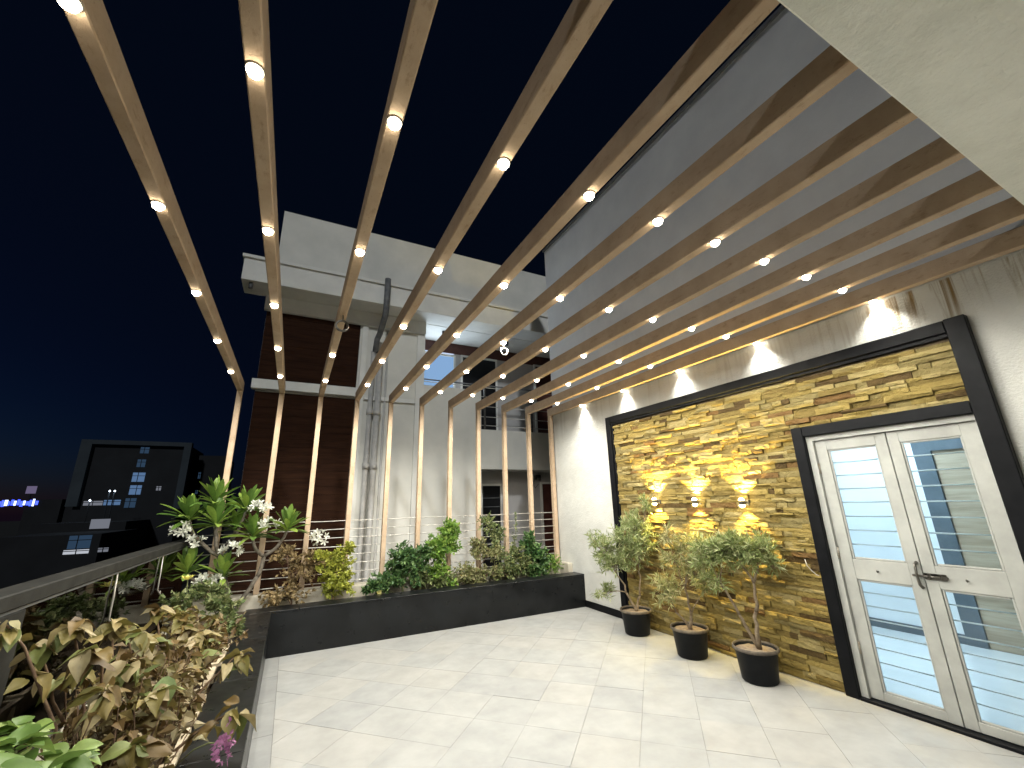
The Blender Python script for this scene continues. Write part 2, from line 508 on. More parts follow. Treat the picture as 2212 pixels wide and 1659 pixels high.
# ------------------------------------------------------------------ setting: ground, terrace, floor tiles
XW = 4.237           # face of the house wall
YP = 5.89            # face of the back planter
XE = -0.085          # face of the side planter
ZB = 3.135           # underside of the pergola
g = MB(); g.add([(-900, -500, -9), (900, -500, -9), (900, 1300, -9), (-900, 1300, -9)], [(0, 1, 2, 3)])
tag(g.build('ground', 'ground_dark'), kind='structure')
floor = box('terrace_floor', 'grout', None, -1.14, 6.5, -1.6, 6.72, -0.30, -0.006)
tag(floor, kind='structure')
tag(box('terrace_base', 'upper_plaster', None, -1.10, 6.5, -1.55, 6.68, -9, -0.304), kind='structure')

def clip_poly(poly, x0, x1, y0, y1):
    def cut(P, inside, inter):
        out = []
        for i in range(len(P)):
            a, b = P[i - 1], P[i]
            if inside(b):
                if not inside(a): out.append(inter(a, b))
                out.append(b)
            elif inside(a): out.append(inter(a, b))
        return out
    def ix(x): return lambda a, b: (x, a[1] + (b[1] - a[1]) * (x - a[0]) / (b[0] - a[0]))
    def iy(y): return lambda a, b: (a[0] + (b[0] - a[0]) * (y - a[1]) / (b[1] - a[1]), y)
    P = poly
    for ins, it in ((lambda p: p[0] >= x0, ix(x0)), (lambda p: p[0] <= x1, ix(x1)), (lambda p: p[1] >= y0, iy(y0)), (lambda p: p[1] <= y1, iy(y1))):
        P = cut(P, ins, it)
        if len(P) < 3: return []
    return P

TS, GAP = 0.408, 0.0009
q2 = math.sqrt(0.5)
for a in range(-18, 22):
    for b in range(-16, 16):
        s0, t0 = 3.07 + a * TS, -1.075 + b * TS
        c = [(s0 + GAP, t0 + GAP), (s0 + TS - GAP, t0 + GAP), (s0 + TS - GAP, t0 + TS - GAP), (s0 + GAP, t0 + TS - GAP)]
        P = [((s + t) * q2, (s - t) * q2) for s, t in c][::-1]
        P = clip_poly(P, 0.05, XW, -1.6, YP)
        if len(P) < 3: continue
        ar = abs(sum(P[i - 1][0] * P[i][1] - P[i][0] * P[i - 1][1] for i in range(len(P)))) / 2
        if ar < 0.002: continue
        z = random.uniform(-0.0008, 0.0008)
        n = len(P)
        mb = MB().add([(x, y, z) for x, y in P] + [(x, y, -0.005) for x, y in P], [tuple(range(n))] + [(i, i + n, (i + 1) % n + n, (i + 1) % n) for i in range(n)])
        mb.build('tile', random.choices(TILES, (5, 3, 4, 2))[0], floor)
for k in range(9):
    y1 = YP - k * 0.62
    MB().box(XE + 0.002, 0.046, y1 - 0.618, y1 - 0.002, -0.005, 0.0012).build('border_tile', TILES[(k * 2 + 1) % 4], floor)

# ------------------------------------------------------------------ the house: wall, stone cladding, frames, soffit, room
house = thing('house', 'cream plastered house wall with stone cladding and soffit beside the terrace', 'house', (XW + 0.1, 2.5, 0))
DY0, DY1, DZ = 1.085, 2.222, 2.10
w = MB()
w.box(XW, XW + 0.2, DY1, 6.56, -0.004, ZB + 0.16)
w.box(XW, XW + 0.2, -1.6, DY0, -0.004, ZB + 0.16)
w.box(XW, XW + 0.2, DY0, DY1, DZ, ZB + 0.16)
wall = w.build('wall', 'plaster', house)
box('upper_wall', 'upper_plaster', house, XW + 0.003, XW + 0.22, -1.6, 6.557, ZB + 0.16, 6.685)
box('parapet_coping', 'pipe_dark', house, XW - 0.03, XW + 0.25, -1.6, 6.58, 6.685, 6.73)
box('soffit', 'soffit_plaster', house, -1.2, XW - 0.002, -1.6, 0.445, 3.10, 3.42, 0.006)
box('end_wall', 'plaster', house, -1.2, XW - 0.002, -1.8, -1.602, -0.004, 3.099)
box('skirting', 'black_frame', house, XW - 0.014, XW, 4.995, YP, 0.001, 0.095, 0.003)
box('skirting', 'black_frame', house, XW - 0.014, XW, -1.6, 0.965, 0.001, 0.095, 0.003)
# black frame round the stone and the door
FX0 = XW - 0.062
box('frame_strip', 'black_frame', house, FX0, XW, 4.895, 4.995, 0.0, 2.80, 0.005)
box('frame_strip', 'black_frame', house, FX0, XW, 1.085, 4.8945, 2.705, 2.80, 0.005)
box('frame_strip', 'black_frame', house, FX0 - 0.003, XW, 0.968, 1.0845, 0.0, 2.805, 0.005)
box('frame_strip', 'black_frame', house, FX0 + 0.004, XW, 2.222, 2.322, 0.0, 2.19, 0.005)
box('frame_strip', 'black_frame', house, FX0 + 0.004, XW, 1.085, 2.2215, 2.10, 2.19, 0.005)
box('frame_reveal', 'black_frame', house, FX0 + 0.02, XW, 4.862, 4.8945, 0.0, 2.7045, 0.004)
box('frame_reveal', 'black_frame', house, FX0 + 0.02, XW, 1.085, 4.8615, 2.672, 2.7045, 0.004)
box('threshold', 'black_frame', house, XW - 0.055, XW + 0.2, 1.086, 2.221, -0.004, 0.022, 0.003)

# stone cladding: unit stones (length along y, height z, depth -x), several rough-faced shapes
def unit_stone(k):
    r = random.Random(50 + k)
    ny, nz = 4, 2
    V, F = [], []
    for j in range(nz + 1):
        for i in range(ny + 1):
            e = 0.10 if (i in (0, ny) or j in (0, nz)) else 0.0
            V.append((-1 + e + r.uniform(-0.16, 0.16), i / ny + (r.uniform(-0.05, 0.05) if 0 < i < ny else 0), j / nz + (r.uniform(-0.12, 0.12) if 0 < j < nz else r.uniform(-0.03, 0.03))))
    for j in range(nz):
        for i in range(ny):
            a = j * (ny + 1) + i
            F.append((a, a + ny + 1, a + ny + 2, a + 1))
    n = len(V)
    rim = [i for i in range(ny + 1)] + [j * (ny + 1) + ny for j in range(1, nz + 1)] + [nz * (ny + 1) + i for i in range(ny - 1, -1, -1)] + [j * (ny + 1) for j in range(nz - 1, 0, -1)]
    for i in rim:
        V.append((0.0, V[i][1], V[i][2]))
    for i in range(len(rim)):
        F.append((rim[i], rim[(i + 1) % len(rim)], n + (i + 1) % len(rim), n + i))
    return V, F
UNIT = [unit_stone(k) for k in range(9)]
UME = {}
def ume(k, m):
    if (k, m) not in UME:
        UME[(k, m)] = MB().add(*UNIT[k]).mesh('stone', STONES[m])
    return UME[(k, m)]
panel = MB()
panel.box(XW - 0.008, XW, 2.322, 4.8615, 0.0, 2.6715)
panel.box(XW - 0.008, XW, 1.085, 2.3215, 2.1905, 2.6715)
panel = panel.build('stone_panel', 'stone_mortar', house)
stones = []
z = 0.002
while z < 2.64:
    h = random.choice((0.032, 0.037, 0.042, 0.047, 0.053))
    if z + h > 2.655: h = 2.671 - z
    y0 = 2.323 if z + 0.01 < 2.19 else 1.087
    if z < 2.19 < z + h: h = 2.19 - z + 0.0015
    y = y0
    yend = 4.861
    while y < yend - 0.01:
        L = random.choice((0.08, 0.11, 0.14, 0.17, 0.20, 0.24, 0.28, 0.34)) * random.uniform(0.9, 1.1)
        if yend - (y + L) < 0.08: L = yend - y
        # now and then two thin courses in one
        parts = [(z, h)]
        if h > 0.045 and random.random() < 0.14: parts = [(z, h * 0.48), (z + h * 0.48, h * 0.52)]
        for (zz, hh) in parts:
            stones.append((y, zz, L, hh, random.choice((0.012, 0.017, 0.022, 0.028, 0.036, 0.044)), random.choices(range(7), (6, 5, 5, 4, 1.6, 1.2, 4))[0], random.randrange(9)))
        y += L
    z += h
cp = (0.0, 0.0, 1.575)
def seen(s):
    d2 = XW ** 2 + (s[0] + s[2] / 2) ** 2 + (s[1] - 1.575) ** 2
    return s[2] * s[3] / d2
stones.sort(key=seen, reverse=True)
rest = MB()
for k, (y, zz, L, hh, d, m, u) in enumerate(stones):
    gap = 0.0012
    if k < 300:
        link('stone', ume(u, m), panel, Matrix.Translation((XW - 0.006, y + gap, zz + gap)) @ Matrix.Diagonal((d, L - 2 * gap, hh - 2 * gap, 1)))
    else:
        V, F = UNIT[u]
        rest.add([(XW - 0.006 + a * d, y + gap + b * (L - 2 * gap), zz + gap + c * (hh - 2 * gap)) for a, b, c in V], F, m)
tag(rest.build('smaller_stones', STONES, panel), kind='stuff')

# the lit room behind the door
room = MB()
RX = 6.5
room.box(RX, RX + 0.1, 2.28, 4.4, 0.0, 2.9)
room.box(RX, RX + 0.1, 0.2, 2.279, 2.16, 2.9)
room.box(XW + 0.2, RX + 0.1, 4.4, 4.5, 0.0, 2.9)
room.box(XW + 0.2, RX + 0.1, 0.1, 0.2, 0.0, 2.9)
room.box(XW + 0.2, RX + 0.1, 0.1, 4.5, 2.9, 3.0)
room.build('room_wall', 'room_white', house)
box('room_floor', 'room_floor', house, XW + 0.2, RX, 0.2, 4.4, -0.003, 0.02)
box('room_skirting', 'room_dark', house, RX - 0.012, RX - 0.001, 2.283, 4.399, 0.02, 0.115)
box('inner_door_frame', 'room_dark', house, RX - 0.02, RX + 0.08, 2.12, 2.279, 0.02, 2.159)
box('inner_door_frame', 'room_dark', house, RX - 0.02, RX + 0.08, 0.3, 2.1195, 2.03, 2.159)
box('inner_door', 'room_wood', house, RX + 0.01, RX + 0.05, 0.2, 2.119, 0.02, 2.03)
box('ceiling_lamp', 'room_panel', house, 5.15, 5.75, 2.2, 2.8, 2.86, 2.899)
al = bpy.data.lights.new('room_light', 'AREA'); al.energy = W_ROOM; al.color = (0.64, 0.86, 1.0); al.size = 0.6
ao = bpy.data.objects.new('room_light', al); col.objects.link(ao); adopt(ao, house); ao.matrix_basis = Matrix.Translation((5.45, 2.5, 2.85))

# door frame and the two leaves
LX0, LX1 = XW + 0.006, XW + 0.046
df = MB()
df.box(XW - 0.02, XW + 0.07, 2.170, 2.2215, 0.0225, 2.099)
df.box(XW - 0.02, XW + 0.07, 1.0855, 1.098, 0.0225, 2.099)
df.box(XW - 0.02, XW + 0.07, 1.0985, 2.1695, 2.055, 2.099)
df.build('door_frame', 'door_paint', house)
def leaf_door(y0, y1, left):
    # built as one frame mesh with real rails and stiles round two panes
    d = MB()
    sy0, sy1 = (y0 + 0.075, y1 - 0.092) if left else (y0 + 0.095, y1 - 0.075)
    zs = (0.026, 0.088, 0.898, 1.055, 1.962, 2.052)
    d.bbox(LX0, LX1, y0, sy0, zs[0], zs[5], 0.003)
    d.bbox(LX0, LX1, sy1, y1, zs[0], zs[5], 0.003)
    for a, b in ((0, 1), (2, 3), (4, 5)):
        d.bbox(LX0 + 0.001, LX1 - 0.001, sy0 - 0.001, sy1 + 0.001, zs[a], zs[b], 0.003)
    leaf = d.build('door', 'door_paint', house)
    for a, b in ((zs[1], zs[2]), (zs[3], zs[4])):
        bead = MB()
        bw = 0.016
        for (p0, p1, r0, r1) in ((sy0, sy0 + bw, a, b), (sy1 - bw, sy1, a, b), (sy0 + bw, sy1 - bw, a, a + bw), (sy0 + bw, sy1 - bw, b - bw, b)):
            bead.bbox(LX0 + 0.008, LX0 + 0.022, p0 + 0.0005, p1 - 0.0005, r0 + 0.0005, r1 - 0.0005, 0.004)
        bead.build('glazing_bead', 'door_paint', leaf)
        MB().box(LX0 + 0.024, LX0 + 0.029, sy0 - 0.004, sy1 + 0.004, a - 0.004, b + 0.004).build('pane', 'door_glass', leaf)
        for k in range(1, 8):
            zz = a + (b - a) * k / 8
            MB().tube([(LX0 + 0.042, sy0 - 0.01, zz), (LX0 + 0.042, sy1 + 0.01, zz)], 0.0052, 8).build('grille_bar', 'grille_white', leaf, True)
    ym = (sy0 + sy1) / 2 + 0.02
    MB().tube([(LX0 + 0.002, ym, 0.975), (LX0 - 0.016, ym, 0.972), (LX0 - 0.022, ym, 0.984)], [0.005, 0.006, 0.004], 8).build('hook', 'steel_dark', leaf, True)
    return leaf
left_leaf = leaf_door(1.634, 2.168, True)
right_leaf = leaf_door(1.100, 1.628, False)
for zz in (0.33, 1.05, 1.76):
    MB().tube([(LX0 - 0.006, 2.170, zz), (LX0 - 0.006, 2.170, zz + 0.09)], 0.009, 10).build('hinge', 'door_grime', left_leaf, True)
bolt = MB()
bolt.bbox(LX0 - 0.006, LX0 - 0.001, 1.50, 1.625, 0.955, 1.0, 0.002)
bolt.tube([(LX0 - 0.014, 1.49, 0.978), (LX0 - 0.014, 1.69, 0.978)], 0.008, 10)
bolt.bbox(LX0 - 0.024, LX0 - 0.002, 1.52, 1.535, 0.958, 0.998, 0.002)
bolt.bbox(LX0 - 0.024, LX0 - 0.002, 1.585, 1.60, 0.958, 0.998, 0.002)
bolt.build('bolt', 'steel_dark', right_leaf, True)
hd = MB().tube([(LX0 - 0.004, 1.652, 1.07), (LX0 - 0.030, 1.655, 1.055), (LX0 - 0.034, 1.658, 0.985), (LX0 - 0.028, 1.655, 0.915), (LX0 - 0.002, 1.652, 0.895)], [0.012, 0.010, 0.008, 0.010, 0.012], 10)
hd.build('handle', 'steel_dark', left_leaf, True)

# ------------------------------------------------------------------ pergola: eleven bent frames with downlights
XB = [-0.788, -0.285, 0.221, 0.731, 1.234, 1.727, 2.218, 2.716, 3.213, 3.702, 4.182]
YR = [1.446 + 1.0324 * j for j in range(5)]
BW, BD, YB = 0.066, 0.135, 6.53
ORD = ['leftmost, over the glass balustrade', 'second from the left, in front of the brown boards', 'third from the left, with a loose lamp ring dangling from it',
       'fourth from the left, in front of the grey pipes', 'fifth from the left', 'the middle one, with a small ring hanging under it', 'fifth from the house wall', 'fourth from the house wall',
       'third from the house wall', 'second from the house wall', 'against the house wall, throwing light down the plaster']
lens_me = None
for i, x in enumerate(XB):
    fr = thing('pergola_frame', 'tan steel pergola frame, ' + ORD[i], 'pergola frame', (x, YB + 0.04, 0.56), 'pergola frames over the terrace')
    b = MB()
    h = BW / 2
    b.bbox(x - h, x + h, 0.446, YB + BD * 0.62, ZB, ZB + BD, 0.005)
    b.build('beam', 'beam_paint', fr)
    MB().bbox(x - h + 0.0015, x + h - 0.0015, YB, YB + BD * 0.6, 0.5605, ZB - 0.0005, 0.004).build('post', 'beam_paint', fr)
    for j, y in enumerate(YR):
        if i == 2 and j == 2:
            # unlit lamp ring hanging out of its hole
            d = MB().tube([(x, y, ZB + 0.001), (x + 0.004, y - 0.01, ZB - 0.03), (x, y, ZB - 0.055)], 0.006, 8)
            ring = []
            d.tube([(x + 0.045 * math.cos(t * math.pi / 10), y - 0.012, ZB - 0.10 + 0.045 * math.sin(t * math.pi / 10)) for t in range(21)], 0.010, 8, caps=False)
            dl = d.build('loose_lamp', 'steel_dark', fr, True)
            continue
        a = MB().lathe([(0.0, 0.0035), (0.0315, 0.0035), (0.0325, 0.0), (0.0315, -0.005), (0.0275, -0.007), (0.0265, -0.0035)], x, y, ZB, 24)
        dl = a.build('downlight', 'steel_rod', fr, True)
        MB().lathe([(0.0262, -0.004), (0.0265, -0.014), (0.0215, -0.024), (0.012, -0.0312), (0.0005, -0.0335)], x, y, ZB, 20).build('lens', 'lamp_lens', dl, True)
        if i == 10:
            spot('wall_wash_lamp', dl, (x, y, ZB - 0.022), W_WASH * 1.25, WARM, 100, 0.85, 0.014, (0.14, 0, -1))
            spot('downlight_lamp', dl, (x, y, ZB - 0.030), W_DOWN * 0.5, WARM, 110, 0.8, 0.01, (-0.3, 0, -1))
        else:
            spot('downlight_lamp', dl, (x, y, ZB - 0.036), W_DOWN * (1.0 if i < 9 else 1.1), WARM, 176 if i < 8 else (165, 135)[i - 8], 0.42 if i < 8 else 0.7, 0.01)
    if i == 5:
        y = YR[2] + 0.05
        d = MB().tube([(x + 0.03, y, ZB + 0.001), (x + 0.034, y, ZB - 0.045)], 0.004, 6)
        d.tube([(x + 0.034 + 0.038 * math.cos(t * math.pi / 10), y, ZB - 0.08 + 0.038 * math.sin(t * math.pi / 10)) for t in range(21)], 0.008, 8, caps=False)
        d.build('loose_lamp', 'steel_rod', fr, True)

# ------------------------------------------------------------------ planters, railing, balustrade
pl = thing('planter', 'low black granite planter running along the back and left of the terrace', 'planter', (2.0, YP + 0.3, 0))
box('front_panel', 'granite', pl, XE, XW - 0.0005, YP, YP + 0.06, -0.004, 0.445)
box('side_panel', 'granite', pl, XE - 0.06, XE, -1.55, YP - 0.0005, -0.004, 0.445)
cops = [(0.20, 1.24), (1.243, 2.28), (2.283, 3.32), (3.323, XW - 0.001)]
box('coping', 'granite', pl, -0.345, 0.197, YP - 0.004, YP + 0.275, 0.4455, 0.468, 0.004)
for a, b_ in cops:
    box('coping', 'granite', pl, a, b_, YP - 0.004, YP + 0.275, 0.4455, 0.468, 0.004)
for k in range(7):
    y1 = YP - 0.0055 - k * 1.05
    box('coping', 'granite', pl, -0.345, XE + 0.004, y1 - 1.047, y1, 0.4455, 0.468, 0.004)
sb = MB()
sb.box(-1.0, XW - 0.001, YP + 0.0605, 6.45, -0.004, 0.40)
sb.build('soil_bed', 'soil', pl)
box('soil_bed', 'soil', pl, -1.0, XE - 0.0605, -1.5, YP + 0.060, -0.003, 0.33)
box('back_kerb', 'kerb_plaster', pl, -1.10, XW - 0.001, 6.451, 6.70, -0.002, 0.56, 0.008)
box('kerb_stub', 'kerb_plaster', pl, XW - 0.09, XW - 0.002, 6.19, 6.45, 0.402, 0.60, 0.006)

rail = thing('railing', 'thin horizontal metal rods strung between the pergola posts behind the planter', 'railing', (2.0, 6.6, 0.56))
for k in range(8):
    zz = 1.395 - k * 0.112
    sag = [(x, YB + 0.045 + random.uniform(-.002, .002), zz + random.uniform(-0.003, 0.003)) for x in np.linspace(-1.02, XW - 0.01, 23)]
    MB().tube(sag, 0.0062, 6).build('rod', 'steel_rod', rail, True)

bal = thing('glass_balustrade', 'glass balustrade with grey stone handrail along the left edge', 'balustrade', (-1.08, 4.6, 0))
box('handrail', 'cap_stone', bal, -1.175, -1.035, 1.0, 6.72, 1.180, 1.25, 0.006)
box('rail_channel', 'pipe_dark', bal, -1.105, -1.06, 1.0, 6.70, 1.160, 1.1795)
box('pillar', 'cap_stone', bal, -1.14, -1.05, 2.50, 2.95, -0.006, 1.1595, 0.005)
box('kerb', 'kerb_plaster', bal, -1.14, -1.02, 1.0, 6.45, -0.005, 0.36)
for a, b_ in ((1.05, 2.495), (2.955, 4.195), (4.205, 5.44), (5.45, 6.69)):
    MB().box(-1.089, -1.077, a, b_, 0.3605, 1.1595).build('pane', 'rail_glass', bal)
for y in (4.2, 5.445):
    MB().tube([(-1.066, y, 1.16), (-1.062, y, 1.0), (-1.062, y + 0.004, 0.86), (-1.045, y + 0.03, 0.82), (-1.05, y + 0.06, 0.84)], [0.005, 0.006, 0.006, 0.008, 0.006], 8).build('hooked_rod', 'steel_rod', bal, True)  # thin cane-shaped rods hanging at the pane joints

# ------------------------------------------------------------------ wall lights
SW = ['left wall light of three, nearest the white wall, throwing yellow fans on the stone', 'middle wall light of three, throwing yellow fans up and down the stone', 'right wall light of three, nearest the door, throwing yellow fans on the stone']
for k, (y, zz) in enumerate(((4.12, 1.549), (3.50, 1.533), (2.915, 1.518))):
    s = thing('wall_light', SW[k], 'wall light', (XW - 0.04, y, zz), 'wall lights on the stone cladding')
    b = MB()
    b.tube([(XW - 0.02, y, zz), (XW - 0.079, y, zz)], 0.014, 12)
    b.tube([(XW - 0.105, y, zz - 0.022), (XW - 0.105, y, zz + 0.022)], 0.028, 20)
    b.bbox(XW - 0.045, XW - 0.012, y - 0.035, y + 0.035, zz - 0.03, zz + 0.03, 0.004)
    b.build('body', 'steel_dark', s)
    for sg in (-1, 1):
        MB().lathe([(0.0275, 0.0222 * sg), (0.0265, 0.032 * sg), (0.020, 0.042 * sg), (0.010, 0.047 * sg), (0.0005, 0.049 * sg)], XW - 0.105, y, zz, 16).build('lens', 'sconce_lens', s, True)
        spot('wall_light_lamp', s, (XW - 0.105, y, zz + 0.055 * sg), W_SCONCE * (1.0 if sg > 0 else 0.35), (1.0, 0.72, 0.17), 106, 0.45, 0.014, (0.12, 0, sg))
tag(MB().tube([(XW - 0.052, 2.43, 1.02), (XW - 0.055, 2.42, 0.97), (XW - 0.053, 2.39, 0.93), (XW - 0.052, 2.355, 0.90), (XW - 0.06, 2.33, 0.895)], 0.0035, 6).build('wire', 'steel_rod', None, True), 'short loose wire hanging on the stone cladding beside the door', 'wire')

# ------------------------------------------------------------------ foliage helpers
def leaf_arrays(pos, dirs, L, Wd, fold=0.25, droop=0.15):
    """many five-point leaves as one vertex / face soup"""
    n = len(pos)
    d = dirs / (np.linalg.norm(dirs, axis=1, keepdims=True) + 1e-9)
    rnd = rng.normal(size=(n, 3)) * 0.6 + np.array([0, 0, 1.0])
    side = np.cross(d, rnd); side /= (np.linalg.norm(side, axis=1, keepdims=True) + 1e-9)
    up = np.cross(side, d)
    L = L[:, None]; Wd = Wd[:, None]
    b = pos
    m = pos + d * L * 0.42 - up * Wd * fold * 0.5
    l = pos + d * L * 0.45 + side * Wd * 0.5 + up * Wd * fold * 0.5
    r = pos + d * L * 0.45 - side * Wd * 0.5 + up * Wd * fold * 0.5
    t = pos + d * L - up * L * droop
    V = np.stack([b, l, m, r, t], 1).reshape(-1, 3)
    o = (np.arange(n) * 5)[:, None]
    F = np.concatenate([o + np.array([[0, 2, 1]]), o + np.array([[0, 3, 2]]), o + np.array([[1, 2, 4]]), o + np.array([[2, 3, 4]])], 0)
    return V, F

def soup(name, V, F, mat, parent):
    me = bpy.data.meshes.new(name)
    me.from_pydata(V.tolist(), [], F.tolist())
    me.materials.append(MATS[mat])
    return tag(link(name, me, parent), kind='stuff')

def bez(a, b, c, n=7):
    a, b, c = Vector(a), Vector(b), Vector(c)
    return [a * (1 - t) ** 2 + b * 2 * t * (1 - t) + c * t * t for t in [k / (n - 1) for k in range(n)]]

def wig(pts, s):
    return [pts[0]] + [p + Vector((random.gauss(0, s), random.gauss(0, s), random.gauss(0, s * 0.6))) for p in pts[1:-1]] + [pts[-1]]

def shrub_parts(parent, base, forks, clumps, leaf, bark, mat, r0=0.012, name='foliage', up=0.25, spread=0.9, dens=1.0, puff=1.0):
    """clumps: (centre, radii, twigs, leaves per twig, fork index); leaf: (length, width)"""
    st = MB()
    base = Vector(base)
    fk = []
    for (p, frm, rad) in forks:
        src = base if frm < 0 else fk[frm]
        p = Vector(p)
        mid = (src + p) / 2 + Vector((random.uniform(-.03, .03), random.uniform(-.03, .03), random.uniform(0, .04)))
        pts = wig(bez(src, mid, p, 6), 0.006)
        st.tube(pts, [rad * (1.25 - 0.45 * k / 5) for k in range(6)], 7)
        fk.append(p)
    P, D = [], []
    for (c, rr, nt, nl, f) in clumps:
        c = Vector(c)
        src = base if f < 0 else fk[f]
        pts = wig(bez(src, (src * 0.5 + c * 0.5) + Vector((0, 0, 0.04)), c, 6), 0.008)
        st.tube(pts, [r0 * (0.75 - 0.5 * k / 5) for k in range(6)], 6)
        rr = [q * puff for q in rr]
        nt, nl = int(nt * dens), int(nl * (0.6 + 0.4 * dens))
        for t in range(nt):
            dv = Vector((random.gauss(0, 1), random.gauss(0, 1), random.gauss(0.25, 0.9))).normalized()
            s = c + Vector((dv.x * rr[0], dv.y * rr[1], dv.z * rr[2])) * random.uniform(0.0, 0.35)
            e = c + Vector((dv.x * rr[0], dv.y * rr[1], dv.z * rr[2])) * random.uniform(0.72, 1.1)
            k = pts[random.randrange(3, 6)]
            st.tube([k, (k + s) / 2 + Vector((0, 0, -0.01)), s, e], [r0 * 0.28, r0 * 0.24, r0 * 0.2, r0 * 0.1], 4, caps=False)
            tv = (e - s)
            for q in range(nl):
                u = random.uniform(0.12, 1.05)
                p = s + tv * u
                dd = tv.normalized() * 0.7 + Vector((random.gauss(0, 1), random.gauss(0, 1), random.gauss(0, 1))) * spread + Vector((0, 0, up))
                P.append(p); D.append(dd)
    st.build('stem', bark, parent, True)
    P = np.array([tuple(p) for p in P]); D = np.array([tuple(p) for p in D])
    n = len(P)
    sc = rng.uniform(0.65, 1.2, n)
    V, F = leaf_arrays(P, D, leaf[0] * sc, leaf[1] * sc * rng.uniform(0.85, 1.15, n), 0.3, leaf[2] if len(leaf) > 2 else 0.12)
    soup(name, V, F, mat, parent)

def big_leaf_mesh(name, mat, L, Wd, prof, droop, fold, wave=0.0, n=6):
    V, F = [], []
    for k in range(n + 1):
        t = k / n
        hw = Wd * 0.5 * prof(t)
        zc = -droop * t * t * L
        wv = wave * math.sin(t * 9.0)
        V += [(-hw, t * L, zc + hw * fold + wv * hw), (-hw * 0.5, t * L + 0.02 * L * (1 - t), zc + hw * fold * 0.62), (0, t * L, zc), (hw * 0.5, t * L + 0.02 * L * (1 - t), zc + hw * fold * 0.62), (hw, t * L, zc + hw * fold - wv * hw)]
    for k in range(n):
        for j in range(4):
            a = k * 5 + j
            F.append((a, a + 1, a + 6, a + 5))
    return MB().add(V, F).mesh(name, mat, True)

def leaf_matrix(p, d, scale, rollv=0.0):
    """local +y along d, local +z as far up as it goes"""
    y = Vector(d).normalized()
    z = Vector((0, 0, 1)) - y * y.z
    if z.length < 0.05: z = Vector((random.uniform(-1, 1), random.uniform(-1, 1), 0.1)) - y * 0.1
    z.normalize()
    x = y.cross(z)
    m = Matrix(((x.x, y.x, z.x, 0), (x.y, y.y, z.y, 0), (x.z, y.z, z.z, 0), (0, 0, 0, 1)))
    return Matrix.Translation(p) @ m @ Matrix.Rotation(rollv, 4, 'Y') @ Matrix.Diagonal((scale, scale, scale, 1))

# ------------------------------------------------------------------ three potted shrubs
def pot(parent, cx, cy):
    MB().lathe([(0.0, 0.004), (0.140, 0.004), (0.147, 0.012), (0.172, 0.236), (0.176, 0.240), (0.176, 0.262), (0.170, 0.262), (0.166, 0.20)], cx, cy, 0, 40).build('pot', 'pot_black', parent, True)
    MB().lathe([(0.1765, 0.246), (0.188, 0.249), (0.191, 0.258), (0.190, 0.274), (0.182, 0.277), (0.174, 0.272), (0.1715, 0.250)], cx, cy, 0, 40).build('rim', 'pot_rim', parent, True)
    s = MB()
    V = [(cx, cy, 0.25)]; F = []
    for k, rr in enumerate((0.06, 0.115, 0.169)):
        for j in range(20):
            a = j * math.pi / 10
            V.append((cx + rr * math.cos(a), cy + rr * math.sin(a), 0.246 + random.uniform(-0.006, 0.006) - 0.003 * k))
    for j in range(20): F.append((0, 1 + j, 1 + (j + 1) % 20))
    for k in range(2):
        for j in range(20): F.append((1 + k * 20 + j, 21 + k * 20 + j, 21 + k * 20 + (j + 1) % 20, 1 + k * 20 + (j + 1) % 20))
    s.add(V, F).build('soil', 'dry_soil', parent, True)

LO = (0.080, 0.0135, 0.10)
p1 = thing('potted_shrub', 'narrow-leaved shrub in black pot standing farthest from the door', 'potted plant', (3.937, 4.446, 0), 'potted shrubs along the stone wall')
pot(p1, 3.937, 4.446)
shrub_parts(p1, (3.945, 4.44, 0.245), [((3.86, 4.50, 0.46), -1, 0.015), ((3.99, 4.40, 0.42), -1, 0.014), ((3.79, 4.56, 0.66), 0, 0.010), ((4.0, 4.37, 0.75), 1, 0.010)],
            [((3.70, 4.65, 0.95), (0.15, 0.16, 0.17), 26, 16, 2), ((3.77, 4.58, 0.76), (0.14, 0.14, 0.12), 18, 15, 2), ((4.00, 4.37, 1.24), (0.13, 0.16, 0.17), 30, 17, 3),
             ((4.02, 4.30, 1.02), (0.14, 0.17, 0.19), 34, 17, 3), ((4.06, 4.22, 1.46), (0.05, 0.05, 0.14), 9, 13, 3), ((3.66, 4.68, 0.45), (0.10, 0.10, 0.08), 10, 13, 0),
             ((3.93, 4.45, 0.86), (0.14, 0.14, 0.14), 20, 15, 3), ((3.60, 4.74, 1.08), (0.08, 0.09, 0.10), 9, 13, 2), ((3.84, 4.50, 1.10), (0.11, 0.11, 0.15), 14, 15, 2)],
            LO, 'bark', 'oleander_leaf', 0.011, dens=1.55, puff=1.25)
p2 = thing('potted_shrub', 'sparse yellowing narrow-leaved shrub in the middle black pot of three', 'potted plant', (3.876, 3.576, 0), 'potted shrubs along the stone wall')
pot(p2, 3.876, 3.576)
